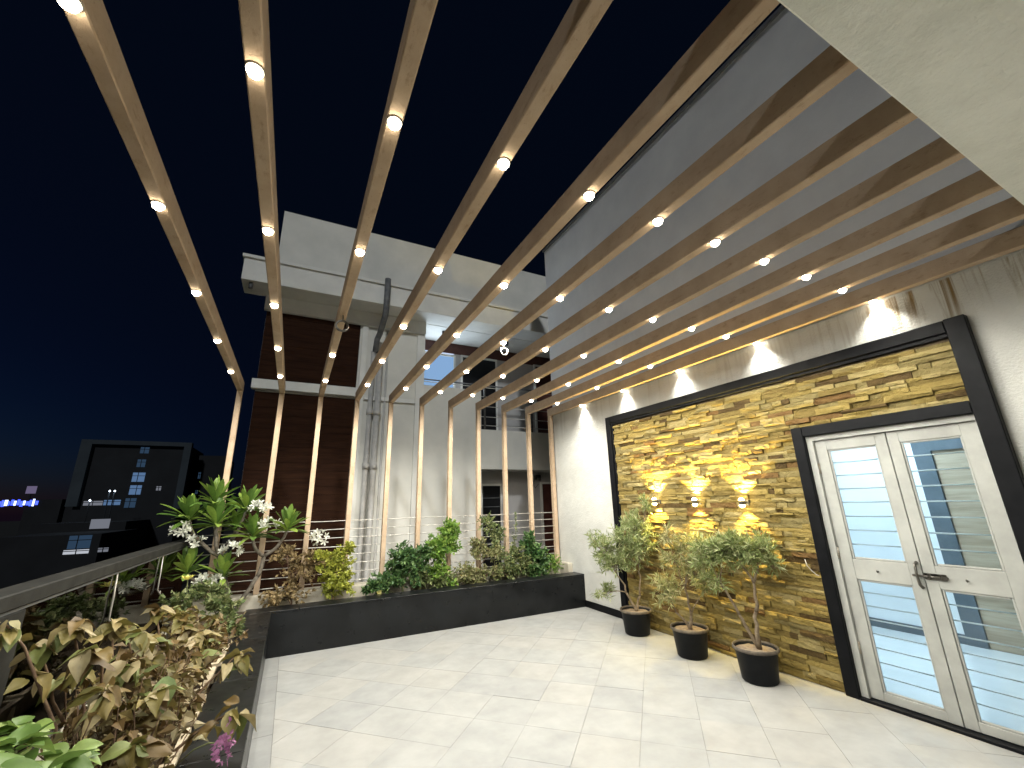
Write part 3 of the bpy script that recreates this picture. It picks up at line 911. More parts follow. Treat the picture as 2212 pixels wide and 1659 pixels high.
shrub_parts(p2, (3.885, 3.57, 0.245), [((3.90, 3.55, 0.38), -1, 0.018), ((3.80, 3.66, 0.40), -1, 0.012), ((3.88, 3.57, 0.66), 0, 0.011), ((3.93, 3.52, 0.84), 2, 0.010)],
            [((3.95, 3.48, 1.06), (0.14, 0.15, 0.14), 26, 16, 3), ((4.02, 3.36, 1.02), (0.12, 0.13, 0.13), 20, 15, 3), ((3.83, 3.62, 0.93), (0.13, 0.14, 0.14), 15, 12, 2),
             ((3.95, 3.48, 0.80), (0.15, 0.15, 0.13), 20, 13, 2), ((3.75, 3.71, 0.62), (0.14, 0.14, 0.13), 20, 14, 1), ((4.02, 3.38, 0.70), (0.12, 0.12, 0.11), 14, 13, 0), ((3.80, 3.66, 1.17), (0.08, 0.08, 0.10), 7, 11, 3)],
            LO, 'bark', 'oleander_dry', 0.010, dens=1.55, puff=1.25)
p3 = thing('potted_shrub', 'bare-stemmed narrow-leaved shrub in black pot nearest the door', 'potted plant', (3.882, 2.847, 0), 'potted shrubs along the stone wall')
pot(p3, 3.882, 2.847)
shrub_parts(p3, (3.90, 2.82, 0.245), [((3.83, 2.92, 0.52), -1, 0.015), ((3.91, 2.80, 0.56), -1, 0.018), ((3.76, 3.01, 0.76), 0, 0.011), ((3.925, 2.785, 0.80), 1, 0.014), ((3.88, 2.85, 0.95), 3, 0.009), ((3.97, 2.74, 0.96), 3, 0.010)],
            [((3.79, 2.97, 1.07), (0.14, 0.15, 0.13), 28, 17, 2), ((3.70, 3.10, 1.02), (0.12, 0.13, 0.12), 20, 16, 2), ((3.93, 2.79, 1.06), (0.13, 0.14, 0.12), 26, 17, 4),
             ((3.99, 2.70, 1.08), (0.11, 0.13, 0.13), 24, 17, 5), ((3.85, 2.89, 1.13), (0.12, 0.13, 0.10), 20, 16, 4), ((4.04, 2.63, 0.94), (0.06, 0.08, 0.05), 6, 9, 5), ((3.74, 3.04, 0.80), (0.09, 0.09, 0.09), 9, 11, 2)],
            LO, 'bark', 'oleander_leaf', 0.010, dens=1.55, puff=1.25)

# ------------------------------------------------------------------ shrubs in the back planter
def planter_shrub(label, base, forks, clumps, leaf, bark, mat, r0=0.008, up=0.25):
    t = thing('shrub', label, 'shrub', base, 'shrubs in the black planter')
    shrub_parts(t, base, forks, clumps, leaf, bark, mat, r0, 'foliage', up, 0.9, 2.0, 1.38)
    return t
planter_shrub('russet leggy shrub in the planter between the white-flowering tree and the yellow shrub', (0.12, 6.30, 0.40), [((0.08, 6.29, 0.75), -1, 0.008)],
              [((0.02, 6.28, 1.00), (0.16, 0.10, 0.09), 12, 9, 0), ((0.16, 6.28, 0.80), (0.15, 0.10, 0.13), 13, 9, 0), ((0.05, 6.28, 0.55), (0.22, 0.10, 0.09), 16, 9, -1), ((0.30, 6.27, 0.93), (0.10, 0.09, 0.09), 10, 10, 0)],
              (0.058, 0.036), 'stem_brown', 'russet_leaf')
planter_shrub('bright yellow-green variegated shrub in the planter, in front of the grey pipes', (0.58, 6.27, 0.40), [((0.58, 6.27, 0.6), -1, 0.009)],
              [((0.60, 6.26, 0.78), (0.16, 0.13, 0.20), 36, 15, 0), ((0.42, 6.26, 0.92), (0.11, 0.10, 0.10), 16, 13, 0), ((0.70, 6.25, 0.98), (0.09, 0.09, 0.11), 12, 10, 0), ((0.66, 6.25, 0.60), (0.14, 0.11, 0.13), 20, 14, 0)],
              (0.05, 0.034), 'stem_brown', 'yellow_leaf')
planter_shrub('dark glossy green bushy shrub in the middle of the planter', (1.46, 6.27, 0.40), [((1.45, 6.27, 0.6), -1, 0.009)],
              [((1.42, 6.26, 0.86), (0.15, 0.13, 0.16), 26, 13, 0), ((1.60, 6.26, 0.74), (0.17, 0.13, 0.17), 26, 13, 0), ((1.32, 6.24, 0.60), (0.20, 0.12, 0.12), 22, 12, 0), ((1.10, 6.22, 0.52), (0.12, 0.09, 0.08), 10, 11, -1), ((1.72, 6.26, 0.92), (0.10, 0.10, 0.12), 11, 11, 0)],
              (0.066, 0.040), 'stem_green', 'dark_leaf')
planter_shrub('tall light green shrub in the planter with pale new leaves at its top', (2.04, 6.29, 0.40), [((2.05, 6.28, 0.7), -1, 0.009), ((2.10, 6.28, 0.95), 0, 0.007)],
              [((2.05, 6.28, 0.98), (0.20, 0.13, 0.14), 30, 12, 0), ((2.14, 6.28, 1.20), (0.11, 0.09, 0.13), 15, 11, 1), ((1.98, 6.24, 0.66), (0.11, 0.09, 0.11), 12, 10, -1), ((1.92, 6.26, 0.90), (0.11, 0.10, 0.12), 12, 11, 0), ((2.08, 6.22, 0.50), (0.10, 0.07, 0.07), 8, 9, -1)],
              (0.066, 0.042), 'stem_green', 'fresh_leaf')
planter_shrub('dry straw-brown twiggy shrub in the planter right of the tall light green one', (2.62, 6.29, 0.40), [((2.62, 6.29, 0.65), -1, 0.007)],
              [((2.60, 6.28, 0.93), (0.12, 0.10, 0.13), 18, 11, 0), ((2.80, 6.27, 0.84), (0.17, 0.10, 0.10), 16, 10, 0), ((2.72, 6.25, 0.56), (0.26, 0.10, 0.10), 22, 9, -1), ((2.42, 6.25, 0.55), (0.09, 0.08, 0.08), 8, 8, -1)],
              (0.050, 0.034), 'stem_brown', 'straw_leaf')
planter_shrub('tall thin green climber in the planter reaching across the dark window', (2.90, 6.33, 0.40), [((2.88, 6.33, 0.85), -1, 0.006), ((2.82, 6.33, 1.15), 0, 0.005)],
              [((2.78, 6.33, 1.27), (0.12, 0.06, 0.12), 14, 8, 1), ((2.97, 6.33, 1.08), (0.10, 0.06, 0.14), 13, 8, 0), ((2.92, 6.32, 0.86), (0.11, 0.08, 0.14), 14, 8, 0)],
              (0.048, 0.030), 'stem_green', 'olive_leaf', 0.006)
planter_shrub('slender leggy spike of tiny pale leaves in the planter near the house wall', (3.22, 6.33, 0.40), [((3.24, 6.33, 0.9), -1, 0.004)],
              [((3.27, 6.33, 1.22), (0.025, 0.02, 0.22), 7, 5, 0), ((3.22, 6.33, 0.90), (0.04, 0.03, 0.15), 6, 5, 0)],
              (0.028, 0.018), 'stem_green', 'olive_leaf', 0.003)
planter_shrub('mixed olive green undergrowth shrub in the planter near the house wall', (3.2, 6.27, 0.40), [((3.2, 6.27, 0.6), -1, 0.007)],
              [((3.16, 6.27, 0.74), (0.20, 0.11, 0.17), 26, 11, 0), ((3.02, 6.24, 0.54), (0.20, 0.10, 0.10), 18, 11, -1), ((3.36, 6.25, 0.62), (0.16, 0.11, 0.12), 18, 11, 0)],
              (0.052, 0.034), 'stem_brown', 'olive_leaf')
planter_shrub('dark broad-leaved shrub at the right end of the planter beside the house', (3.56, 6.27, 0.40), [((3.52, 6.27, 0.62), -1, 0.008)],
              [((3.44, 6.28, 0.93), (0.09, 0.08, 0.15), 13, 10, 0), ((3.62, 6.26, 0.74), (0.16, 0.11, 0.14), 22, 11, 0), ((3.52, 6.24, 0.56), (0.18, 0.10, 0.10), 16, 11, -1)],
              (0.072, 0.056), 'stem_green', 'dark_leaf')
planter_shrub('low green filler shrub left of the tall light green shrub in the planter', (1.78, 6.25, 0.40), [],
              [((1.78, 6.25, 0.62), (0.18, 0.11, 0.14), 20, 11, -1), ((1.95, 6.22, 0.52), (0.18, 0.09, 0.08), 14, 10, -1)], (0.055, 0.034), 'stem_green', 'olive_leaf')
planter_shrub('low straw and green filler shrub in the planter right of the tall light green shrub', (2.34, 6.25, 0.40), [],
              [((2.34, 6.25, 0.60), (0.16, 0.10, 0.13), 16, 10, -1), ((2.52, 6.22, 0.50), (0.18, 0.09, 0.07), 12, 10, -1)], (0.048, 0.030), 'stem_brown', 'straw_leaf')
planter_shrub('small fine-leaved green plant at the very end of the planter by the white wall', (3.86, 6.26, 0.40), [],
              [((3.84, 6.25, 0.60), (0.17, 0.10, 0.13), 26, 13, -1)], (0.034, 0.022), 'stem_green', 'fresh_leaf', 0.005)
yf = thing('flower', 'single small yellow flower lying at the left foot of the dark green shrub', 'flower', (1.14, 6.20, 0.47))
bl = MB()
for k in range(6):
    a = k * math.pi / 3
    bl.add([(1.14, 6.17, 0.50), (1.14 + 0.035 * math.cos(a), 6.16 + 0.01 * math.sin(a * 2), 0.50 + 0.035 * math.sin(a)), (1.14 + 0.035 * math.cos(a + 1.0), 6.16, 0.50 + 0.035 * math.sin(a + 1.0))], [(0, 1, 2)])
bl.build('petals', 'yellow_petal', yf)

# ------------------------------------------------------------------ frangipani in the corner
FB = (-0.52, 6.36, 0.36)
fg = thing('frangipani_tree', 'small frangipani tree with leaf rosettes and white flowers in the planter corner', 'tree', FB)
tr = MB()
J = {'a': (-0.58, 6.32, 0.72), 'b': (-0.28, 6.33, 0.80), 'c': (-0.70, 6.28, 1.06), 'd': (-0.24, 6.33, 1.02)}
tr.tube(wig(bez(FB, (-0.60, 6.36, 0.55), J['a']), .008), [0.034, 0.033, 0.032, 0.030, 0.029, 0.028, 0.027], 10)
tr.tube(wig(bez((-0.50, 6.36, 0.36), (-0.38, 6.36, 0.60), J['b']), .006), [0.030, 0.029, 0.028, 0.026, 0.025, 0.024, 0.024], 10)
tr.tube(wig(bez(J['a'], (-0.68, 6.30, 0.90), J['c']), .006), [0.027, 0.026, 0.026, 0.025, 0.025, 0.024, 0.024], 9)
tr.tube(wig(bez(J['b'], (-0.24, 6.33, 0.90), J['d']), .004), [0.024] * 7, 9)
ROS = [((-1.03, 6.16, 1.47), 'c', 15, 0.31), ((-0.82, 6.26, 1.64), 'c', 16, 0.31), ((-0.76, 6.14, 1.40), 'c', 17, 0.31), ((-0.50, 6.30, 1.56), 'c', 14, 0.30),
       ((-0.38, 6.20, 1.24), 'd', 16, 0.30), ((-0.02, 6.26, 1.30), 'd', 17, 0.29), ((-0.96, 6.16, 0.90), 'a', 12, 0.29), ((-0.62, 6.18, 0.82), 'a', 12, 0.29), ((-0.58, 6.32, 1.34), 'c', 12, 0.29)]
pf = lambda t: max(0.10, abs(math.sin(math.pi * min(1.0, (t * 0.985 + 0.005) ** 1.55))) ** 0.62)
FL = [big_leaf_mesh('frangipani_leaf', 'frangipani_leaf', 1.0, 0.235, pf, dr, 0.30, 0.0, 9) for dr in (0.05, 0.16, 0.30)]
def flower_mass(parent, c, frm, n, rad=0.10):
    c = Vector(c)
    mb = MB()
    st = bez(frm, (Vector(frm) + c) / 2 + Vector((0, 0, 0.05)), c, 5)
    MB().tube(st, [0.006, 0.0055, 0.005, 0.004, 0.004], 6).build('flower_stalk', 'stem_green', parent, True)
    for k in range(n):
        dv = Vector((random.gauss(0, 1), random.gauss(-0.4, 1), random.gauss(0.2, 0.8))).normalized()
        p = c + Vector((dv.x * rad * 1.3, dv.y * rad, dv.z * rad * 0.85)) * random.uniform(0.45, 1.0)
        ax = (dv + Vector((random.gauss(0, .4), random.gauss(-0.3, .4), random.gauss(0.2, .4)))).normalized()
        o1 = ax.orthogonal().normalized(); o2 = ax.cross(o1)
        q = p - ax * 0.03
        for j in range(5):
            a = j * 2 * math.pi / 5 + k
            rd = o1 * math.cos(a) + o2 * math.sin(a)
            sd = o2 * math.cos(a) - o1 * math.sin(a)
            lf = random.uniform(0.9, 1.15)
            mb.add([q, p + rd * 0.018 * lf + sd * 0.011 + ax * .008, p + rd * 0.042 * lf + sd * 0.010 + ax * .016, p + rd * 0.046 * lf - sd * 0.006 + ax * .014, p + rd * 0.020 * lf - sd * 0.009 + ax * .004], [(0, 1, 2, 3, 4)])
    tag(mb.build('flower_cluster', 'white_petal', parent, True), kind='stuff')
for (c, j, n, L) in ROS:
    c = Vector(c)
    s = Vector(J[j])
    mid = (s + c) / 2 + Vector(((c.x - s.x) * 0.25, (c.y - s.y) * 0.2, -0.05))
    tr.tube(wig(bez(s, mid, c), .004), [0.023, 0.021, 0.020, 0.019, 0.018, 0.017, 0.016], 8)
    ax = (c - mid).normalized() * 0.5 + Vector((0, 0, 0.8))
    ax.normalize()
    o1 = ax.orthogonal().normalized(); o2 = ax.cross(o1)
    n += 11
    for k in range(n):
        a = k * 2.39996 + random.uniform(-.2, .2)
        el = R(82 - 80 * (k / n) + random.uniform(-8, 8))
        d = ax * math.sin(el) + (o1 * math.cos(a) + o2 * math.sin(a)) * math.cos(el)
        link('leaf', FL[min(2, int(3 * k / n))], fg, leaf_matrix(c + ax * (0.03 * (1 - k / n)), d, L * random.uniform(0.78, 1.08), random.uniform(-.4, .4)))
tr.build('trunk', 'frangipani_bark', fg, True)
for c, frm, n in (((-1.06, 6.08, 1.38), (-1.0, 6.14, 1.47), 15), ((-0.92, 6.08, 1.25), (-1.0, 6.12, 1.40), 6), ((-0.36, 6.16, 1.60), (-0.48, 6.26, 1.56), 14), ((-0.22, 6.16, 1.40), (-0.34, 6.2, 1.30), 13),
                  ((-0.56, 6.06, 1.14), (-0.42, 6.16, 1.25), 15), ((-0.76, 6.06, 0.84), (-0.92, 6.12, 0.94), 15), ((0.36, 6.12, 1.22), (0.04, 6.22, 1.31), 13)):
    flower_mass(fg, c, frm, n)

# ------------------------------------------------------------------ troughs with copper-leaf plants along the left
pc = lambda t: max(0.03, math.sin(math.pi * min(1, (t * 0.96 + 0.02) ** 0.72)) * (1.0 - 0.15 * t)) if t < 0.99 else 0.03
CL = [big_leaf_mesh('copper_leaf', 'copper_leaf', 1.0, 0.66, pc, dr, fd, 0.22) for dr, fd in ((0.15, 0.45), (0.35, -0.35), (0.6, 0.35), (0.3, 0.7))]
PLF = [big_leaf_mesh('pale_leaf', 'pale_leaf', 1.0, 0.64, pc, dr, 0.3, 0.06) for dr in (0.2, 0.4)]
LLF = [big_leaf_mesh('lime_leaf', 'lime_leaf', 1.0, 0.78, pc, dr, 0.25, 0.08) for dr in (0.15, 0.35)]

def trough(parent, x0, x1, y0, y1, z0, z1):
    t, e = 0.012, 0.022
    m = MB()
    def ring(xa, xb, ya, yb, zz): return [(xa, ya, zz), (xb, ya, zz), (xb, yb, zz), (xa, yb, zz)]
    V = ring(x0 + .03, x1 - .03, y0 + .03, y1 - .03, z0) + ring(x0, x1, y0, y1, z1 - 0.02) + ring(x0 - e, x1 + e, y0 - e, y1 + e, z1 - 0.02) + ring(x0 - e, x1 + e, y0 - e, y1 + e, z1) + ring(x0 + t, x1 - t, y0 + t, y1 - t, z1) + ring(x0 + t, x1 - t, y0 + t, y1 - t, z0 + .03)
    F = [(3, 2, 1, 0)]
    for k in range(5):
        for j in range(4):
            F.append((k * 4 + j, k * 4 + (j + 1) % 4, k * 4 + 4 + (j + 1) % 4, k * 4 + 4 + j))
    m.add(V, F).build('trough', 'trough_plastic', parent)
    s = MB()
    n = 6
    V = [(x0 + t + (x1 - x0 - 2 * t) * i / n, y0 + t + (y1 - y0 - 2 * t) * j / n, z1 - 0.045 + random.uniform(-.012, .012)) for j in range(n + 1) for i in range(n + 1)]
    s.add(V, [(j * (n + 1) + i, j * (n + 1) + i + 1, (j + 1) * (n + 1) + i + 1, (j + 1) * (n + 1) + i) for j in range(n) for i in range(n)]).build('soil', 'soil', parent, True)

def whorl(parent, c, n, L, meshes, tilt=(-58, 12), lean=(0, 0, 0)):
    for k in range(n):
        a = k * 2.4 + random.uniform(-.4, .4)
        el = R(random.uniform(*tilt))
        d = Vector((math.cos(a) * math.cos(el), math.sin(a) * math.cos(el), math.sin(el))) + Vector(lean)
        link('leaf', random.choice(meshes), parent, leaf_matrix(Vector(c) + Vector((random.uniform(-.02, .02), random.uniform(-.02, .02), random.uniform(-.03, .02))), d, L * random.uniform(0.7, 1.15), random.uniform(-.6, .6)))

def copper(parent, stems, zsoil, leafL, meshes, small, soil_rect):
    st = MB()
    P, D = [], []
    for (top, basep, nl) in stems:
        top, basep = Vector(top), Vector((basep[0], basep[1], zsoil))
        mid = (top + basep) / 2 + Vector((random.uniform(-.06, .06), random.uniform(-.06, .06), 0.06))
        pts = wig(bez(basep, mid, top, 7), 0.006)
        st.tube(pts, [0.0085, 0.0078, 0.007, 0.0065, 0.006, 0.005, 0.004], 6)
        whorl(parent, top, nl + 3, leafL, meshes)
        whorl(parent, pts[4], 5, leafL * 0.9, meshes)
        whorl(parent, pts[2], 2, leafL * 0.75, meshes)
    x0, x1, y0, y1 = soil_rect
    for k in range(int(small[0] * 1.4)):                       # thin side stems with small leaves low down
        b = Vector((random.uniform(x0, x1), random.uniform(y0, y1), zsoil))
        t = b + Vector((random.gauss(0, .09), random.gauss(0, .09), random.uniform(0.12, small[1])))
        st.tube([b, (b + t) / 2 + Vector((random.gauss(0, .015), random.gauss(0, .015), 0)), t], [0.004, 0.0035, 0.002], 4, caps=False)
        for q in range(small[2]):
            u = random.uniform(0.35, 1.05)
            P.append(b.lerp(t, u)); D.append(Vector((random.gauss(0, 1), random.gauss(0, 1), random.gauss(0.1, .7))))
    st.build('stem', 'stem_brown', parent, True)
    P = np.array([tuple(p) for p in P]); D = np.array([tuple(p) for p in D]); n = len(P)
    sc = rng.uniform(0.5, 1.3, n)
    V, F = leaf_arrays(P, D, 0.058 * sc, 0.036 * sc, 0.3, 0.3)
    soup('foliage', V, F, 'copper_small', parent)

LW = 0.108
GT = 'plant troughs in the side planter'
t1 = thing('trough_plant', 'copper-leaf plant with drooping brown leaves in cream trough nearest the camera', 'trough plant', (-0.56, 2.86, 0.335), GT)
trough(t1, -0.76, -0.365, 2.70, 3.03, 0.335, 0.50)
copper(t1, [((-0.82, 2.76, 1.10), (-0.70, 2.85), 9), ((-0.68, 2.55, 1.04), (-0.62, 2.8), 9), ((-0.92, 2.76, 1.04), (-0.72, 2.9), 3), ((-0.98, 2.62, 1.15), (-0.72, 2.75), 5), ((-0.58, 2.67, 0.94), (-0.55, 2.85), 9), ((-0.45, 2.60, 0.82), (-0.48, 2.8), 8),
           ((-0.14, 2.70, 0.66), (-0.42, 2.85), 5), ((-0.60, 2.51, 0.88), (-0.55, 2.75), 8), ((-0.42, 2.32, 0.76), (-0.45, 2.73), 7)],
       0.46, LW, CL, (60, 0.42, 12), (-0.74, -0.40, 2.4, 3.0))
t2 = thing('trough_plant', 'copper-leaf plant with two big pale green leaves in second cream trough', 'trough plant', (-0.56, 3.31, 0.335), GT)
trough(t2, -0.76, -0.365, 3.15, 3.48, 0.335, 0.50)
copper(t2, [((-0.62, 3.05, 0.97), (-0.60, 3.25), 9), ((-0.80, 3.27, 1.00), (-0.70, 3.3), 9), ((-0.45, 3.13, 0.74), (-0.48, 3.25), 8), ((-0.19, 3.56, 0.68), (-0.42, 3.4), 6), ((-0.45, 3.57, 0.82), (-0.48, 3.4), 9), ((-0.42, 3.50, 0.70), (-0.45, 3.35), 8), ((-0.62, 3.35, 0.86), (-0.58, 3.35), 8)],
       0.46, LW, CL, (50, 0.38, 12), (-0.74, -0.40, 3.1, 3.45))
for p, d in (((-0.43, 2.66, 0.86), (0.12, -0.25, -0.75)), ((-0.46, 2.70, 0.90), (-0.75, -0.15, -0.30))):
    link('leaf', PLF[0], t2, leaf_matrix(p, d, 0.14, 0.3))
t3 = thing('trough_plant', 'copper-leaf plant with dense olive brown leaves in third cream trough', 'trough plant', (-0.56, 3.83, 0.335), GT)
trough(t3, -0.78, -0.385, 3.62, 4.02, 0.335, 0.50)
copper(t3, [((-0.75, 3.97, 0.92), (-0.68, 3.85), 9), ((-0.62, 4.05, 0.86), (-0.58, 3.9), 9), ((-0.55, 3.82, 0.82), (-0.52, 3.8), 9), ((-0.44, 3.80, 0.70), (-0.46, 3.8), 8), ((-0.85, 3.75, 0.86), (-0.72, 3.8), 6)],
       0.46, LW, CL, (40, 0.34, 12), (-0.74, -0.42, 3.6, 3.98))
t4 = thing('trough_plant', 'bushy copper and green plant in cream trough farthest along the side planter', 'trough plant', (-0.56, 4.36, 0.335), GT)
trough(t4, -0.76, -0.365, 4.13, 4.60, 0.335, 0.50)
copper(t4, [((-0.62, 4.40, 0.84), (-0.60, 4.35), 9), ((-0.48, 4.45, 0.75), (-0.50, 4.4), 8), ((-0.76, 4.52, 0.82), (-0.68, 4.4), 8), ((-0.42, 4.30, 0.66), (-0.45, 4.3), 7)],
       0.46, LW * 0.9, CL, (40, 0.32, 12), (-0.74, -0.40, 4.17, 4.56))
t5 = thing('leafy_plant', 'lime green broad-leaved plant at the near end of the side planter', 'plant', (-0.66, 2.05, 0.33))
ls = MB()
for top, n in (((-0.66, 2.02, 0.90), 9), ((-0.55, 1.95, 0.84), 8), ((-0.74, 2.22, 0.90), 9), ((-0.62, 1.80, 0.92), 8), ((-0.60, 2.22, 0.78), 7)):
    ls.tube(bez((-0.66, 2.05, 0.33), (top[0], top[1], 0.6), top, 6), [0.008, 0.0075, 0.007, 0.006, 0.005, 0.004], 6)
    whorl(t5, top, n + 4, 0.095, LLF, (-25, 35))
ls.build('stem', 'stem_green', t5, True)
t6 = thing('shrub', 'light green small-leaved shrub at the far end of the side planter below the frangipani', 'shrub', (-0.50, 5.05, 0.33))
shrub_parts(t6, (-0.50, 5.05, 0.33), [((-0.5, 5.05, 0.6), -1, 0.008)], [((-0.48, 5.02, 0.72), (0.16, 0.16, 0.16), 28, 12, 0), ((-0.62, 5.1, 0.82), (0.16, 0.16, 0.14), 24, 12, 0), ((-0.40, 4.9, 0.56), (0.12, 0.12, 0.10), 16, 11, -1), ((-0.82, 5.1, 0.74), (0.14, 0.16, 0.14), 16, 11, 0)], (0.055, 0.036), 'stem_green', 'olive_leaf', 0.008)
t7 = thing('purple_flower', 'stem with small purple flowers leaning over the black coping', 'flower', (-0.30, 2.60, 0.34))
pm = MB(); pst = MB()
pst.tube(bez((-0.42, 2.62, 0.36), (-0.30, 2.55, 0.66), (-0.145, 2.36, 0.66), 6), 0.003, 5)
for k in range(26):
    c = Vector((-0.15, 2.38, 0.65)) + Vector((random.gauss(0, .022), random.gauss(0, .05), random.gauss(0, .03)))
    for j in range(4):
        d1 = Vector((random.gauss(0, 1), random.gauss(0, 1), random.gauss(0, 1))).normalized() * 0.013
        d2 = Vector((random.gauss(0, 1), random.gauss(0, 1), random.gauss(0, 1))).normalized() * 0.010
        pm.add([c, c + d1 + d2, c + d1 * 1.5, c + d1 - d2], [(0, 1, 2, 3)])
tag(pm.build('petals', 'purple_petal', t7), kind='stuff'); pst.build('stem', 'stem_green', t7, True)
t8 = thing('yellow_flower', 'pale yellow bloom standing up above the copper leaves near the glass', 'flower', (-0.75, 5.3, 0.33))
ym = MB()
c8 = Vector((-0.80, 5.20, 0.955))
for k in range(16):
    a = k * 2.4; rr = 0.018 + 0.0022 * k; el = R(70 - k * 4)
    d = Vector((math.cos(a) * math.cos(el), math.sin(a) * math.cos(el), math.sin(el)))
    s = Vector((-math.sin(a), math.cos(a), 0))
    ym.add([c8, c8 + d * rr * 1.2 + s * 0.018, c8 + d * rr * 2.0, c8 + d * rr * 1.2 - s * 0.018], [(0, 1, 2, 3)])
ym.build('petals', 'yellow_petal', t8)
MB().tube(bez((-0.75, 5.3, 0.33), (-0.78, 5.25, 0.7), c8, 6), 0.005, 6).build('stem', 'stem_green', t8, True)

# ------------------------------------------------------------------ the neighbouring building
NY = 8.5
nb = thing('neighbour_building', 'pale neighbouring building with brown board panel, pipes and balconies behind the pergola', 'building', (3.0, 9.5, -9))
w = MB()
w.box(-0.80, 0.90, NY + 0.05, NY + 0.25, -9, 5.47)
w.box(0.90, 2.25, NY, NY + 0.25, -9, 5.47)
w.box(2.25, 3.59, NY + 0.002, NY + 0.25, -9, 4.06)
w.box(3.59, 7.5, NY + 0.001, NY + 0.22, 2.30, 3.17)
w.box(3.59, 7.5, NY + 0.001, NY + 0.22, -9, -0.30)
w.box(-0.80, -0.58, NY + 0.25, 12.5, -9, 5.47)
w.build('facade', 'neighbour_plaster', nb)
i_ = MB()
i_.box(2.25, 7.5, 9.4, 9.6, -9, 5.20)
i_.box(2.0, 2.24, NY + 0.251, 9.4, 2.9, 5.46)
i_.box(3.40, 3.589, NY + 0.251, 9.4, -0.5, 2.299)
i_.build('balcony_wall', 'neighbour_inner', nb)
box('slab', 'neighbour_trim', nb, 3.595, 7.5, NY + 0.221, 9.399, 2.32, 2.50)
box('slab', 'neighbour_trim', nb, 3.595, 7.5, NY + 0.221, 9.399, -0.6, -0.42)
box('slab', 'neighbour_trim', nb, 2.245, 7.5, NY + 0.0, 9.6, 5.472, 5.60)
box('brown_band', 'maroon', nb, 2.245, 7.5, 9.39, 9.6, 5.201, 5.471)
box('cornice', 'neighbour_trim', nb, -1.20, 7.5, 7.92, NY - 0.0005, 5.48, 5.905, 0.006)
box('cornice_lip', 'neighbour_trim', nb, -1.23, 7.5, 7.88, NY + 0.05, 5.906, 5.966, 0.006)
box('moulding', 'neighbour_trim', nb, -0.84, 2.249, NY - 0.09, NY - 0.001, 5.19, 5.4795, 0.006)
box('ledge', 'neighbour_trim', nb, -0.86, 0.935, NY - 0.10, NY + 0.049, 3.655, 3.83, 0.006)
box('parapet', 'neighbour_plaster', nb, -0.75, 7.5, NY + 0.051, NY + 0.30, 5.967, 7.48)
box('pilaster', 'neighbour_trim', nb, 0.94, 1.05, NY - 0.05, NY - 0.001, -9, 5.18)
box('pilaster', 'neighbour_trim', nb, 2.08, 2.249, NY - 0.04, NY - 0.001, -9, 5.18)
box('ledge', 'neighbour_trim', nb, 1.06, 2.07, NY - 0.05, NY - 0.001, 3.62, 3.70)
bme = [MB().bbox(-0.795, 0.895, 0, 0.045, 0.0008, 0.1392, 0.002).mesh('board', 'board')]
zz = -2.4
while zz < 3.64 - 0.1:
    link('board', bme[0], nb, Matrix.Translation((0, NY + random.uniform(-.0015, .001), zz))); zz += 0.14
zz = 3.84
while zz < 5.15:
    link('board', bme[0], nb, Matrix.Translation((0, NY + random.uniform(-.0015, .001), zz))); zz += 0.14 if zz + .28 < 5.19 else 0.15
# pipes
MB().tube([(1.27, 7.80, 5.99), (1.27, 7.80, 5.35), (1.27, 7.86, 5.22), (1.25, 8.24, 4.98), (1.22, 8.36, 4.88), (1.20, 8.37, 4.60)], 0.058, 14).build('downpipe', 'pipe_dark', nb, True)
for x, r in ((1.17, 0.045), (1.31, 0.055), (1.46, 0.022)):
    MB().tube([(x, NY - 0.11 if r > .03 else NY - .03, -9), (x, NY - 0.11 if r > .03 else NY - .03, 4.62 if r > .03 else 5.15)], r, 14).build('downpipe', 'pipe_grey', nb, True)
for x, r in ((1.17, 0.06), (1.31, 0.07)):
    b = MB()
    for zc in (2.25, -0.2, 3.3):
        b.tube([(x, NY - 0.11, zc), (x, NY - 0.11, zc + 0.12)], r, 14)
    b.tube([(x, NY - 0.12, 2.31), (x, NY - 0.22, 2.31)], 0.045, 12)
    b.build('pipe_collar', 'pipe_grey', nb, True)
# balcony openings
def win(name, mat, x0, x1, z0, z1, frame='neighbour_trim', yy=9.4):
    f = box(name, mat, nb, x0, x1, yy - 0.03, yy - 0.002, z0, z1)
    fr_ = MB()
    for a in ((x0 - .05, x0, z0, z1 + .05), (x1, x1 + .05, z0, z1 + .05), (x0, x1, z1, z1 + .05)):
        fr_.box(a[0], a[1], yy - 0.045, yy - 0.0005, a[2], a[3])
    fr_.build('frame', frame, f)
    return f
wb = win('lit_window', 'win_neighbour', 2.35, 3.22, 4.15, 5.10)
wl = bpy.data.lights.new('window_light', 'AREA'); wl.shape = 'RECTANGLE'; wl.size = 0.85; wl.size_y = 0.9; wl.energy = 22; wl.color = (0.72, 0.86, 1.0)
wo = bpy.data.objects.new('window_light', wl); col.objects.link(wo); adopt(wo, nb)
wo.matrix_basis = Matrix.Translation((2.785, 9.33, 4.62)) @ Vector((0.15, -1, 0.12)).to_track_quat('-Z', 'Y').to_matrix().to_4x4()
box('lit_fanlight', 'win_neighbour_top', nb, 2.35, 3.22, 9.368, 9.3975, 5.152, 5.19)
win('door', 'dark_opening', 3.46, 4.36, 2.9, 5.14)
win('door', 'maroon', 5.56, 6.3, 2.9, 5.16)
win('door', 'dark_opening', 3.98, 4.44, -0.4, 1.98)
win('door', 'maroon', 5.62, 6.4, -0.4, 2.02)
gr = MB()
for k in range(6):
    gr.tube([(3.98, 9.355, 0.7 + k * 0.2), (4.44, 9.355, 0.7 + k * 0.2)], 0.008, 6)
gr.build('window_grille', 'pipe_dark', nb)
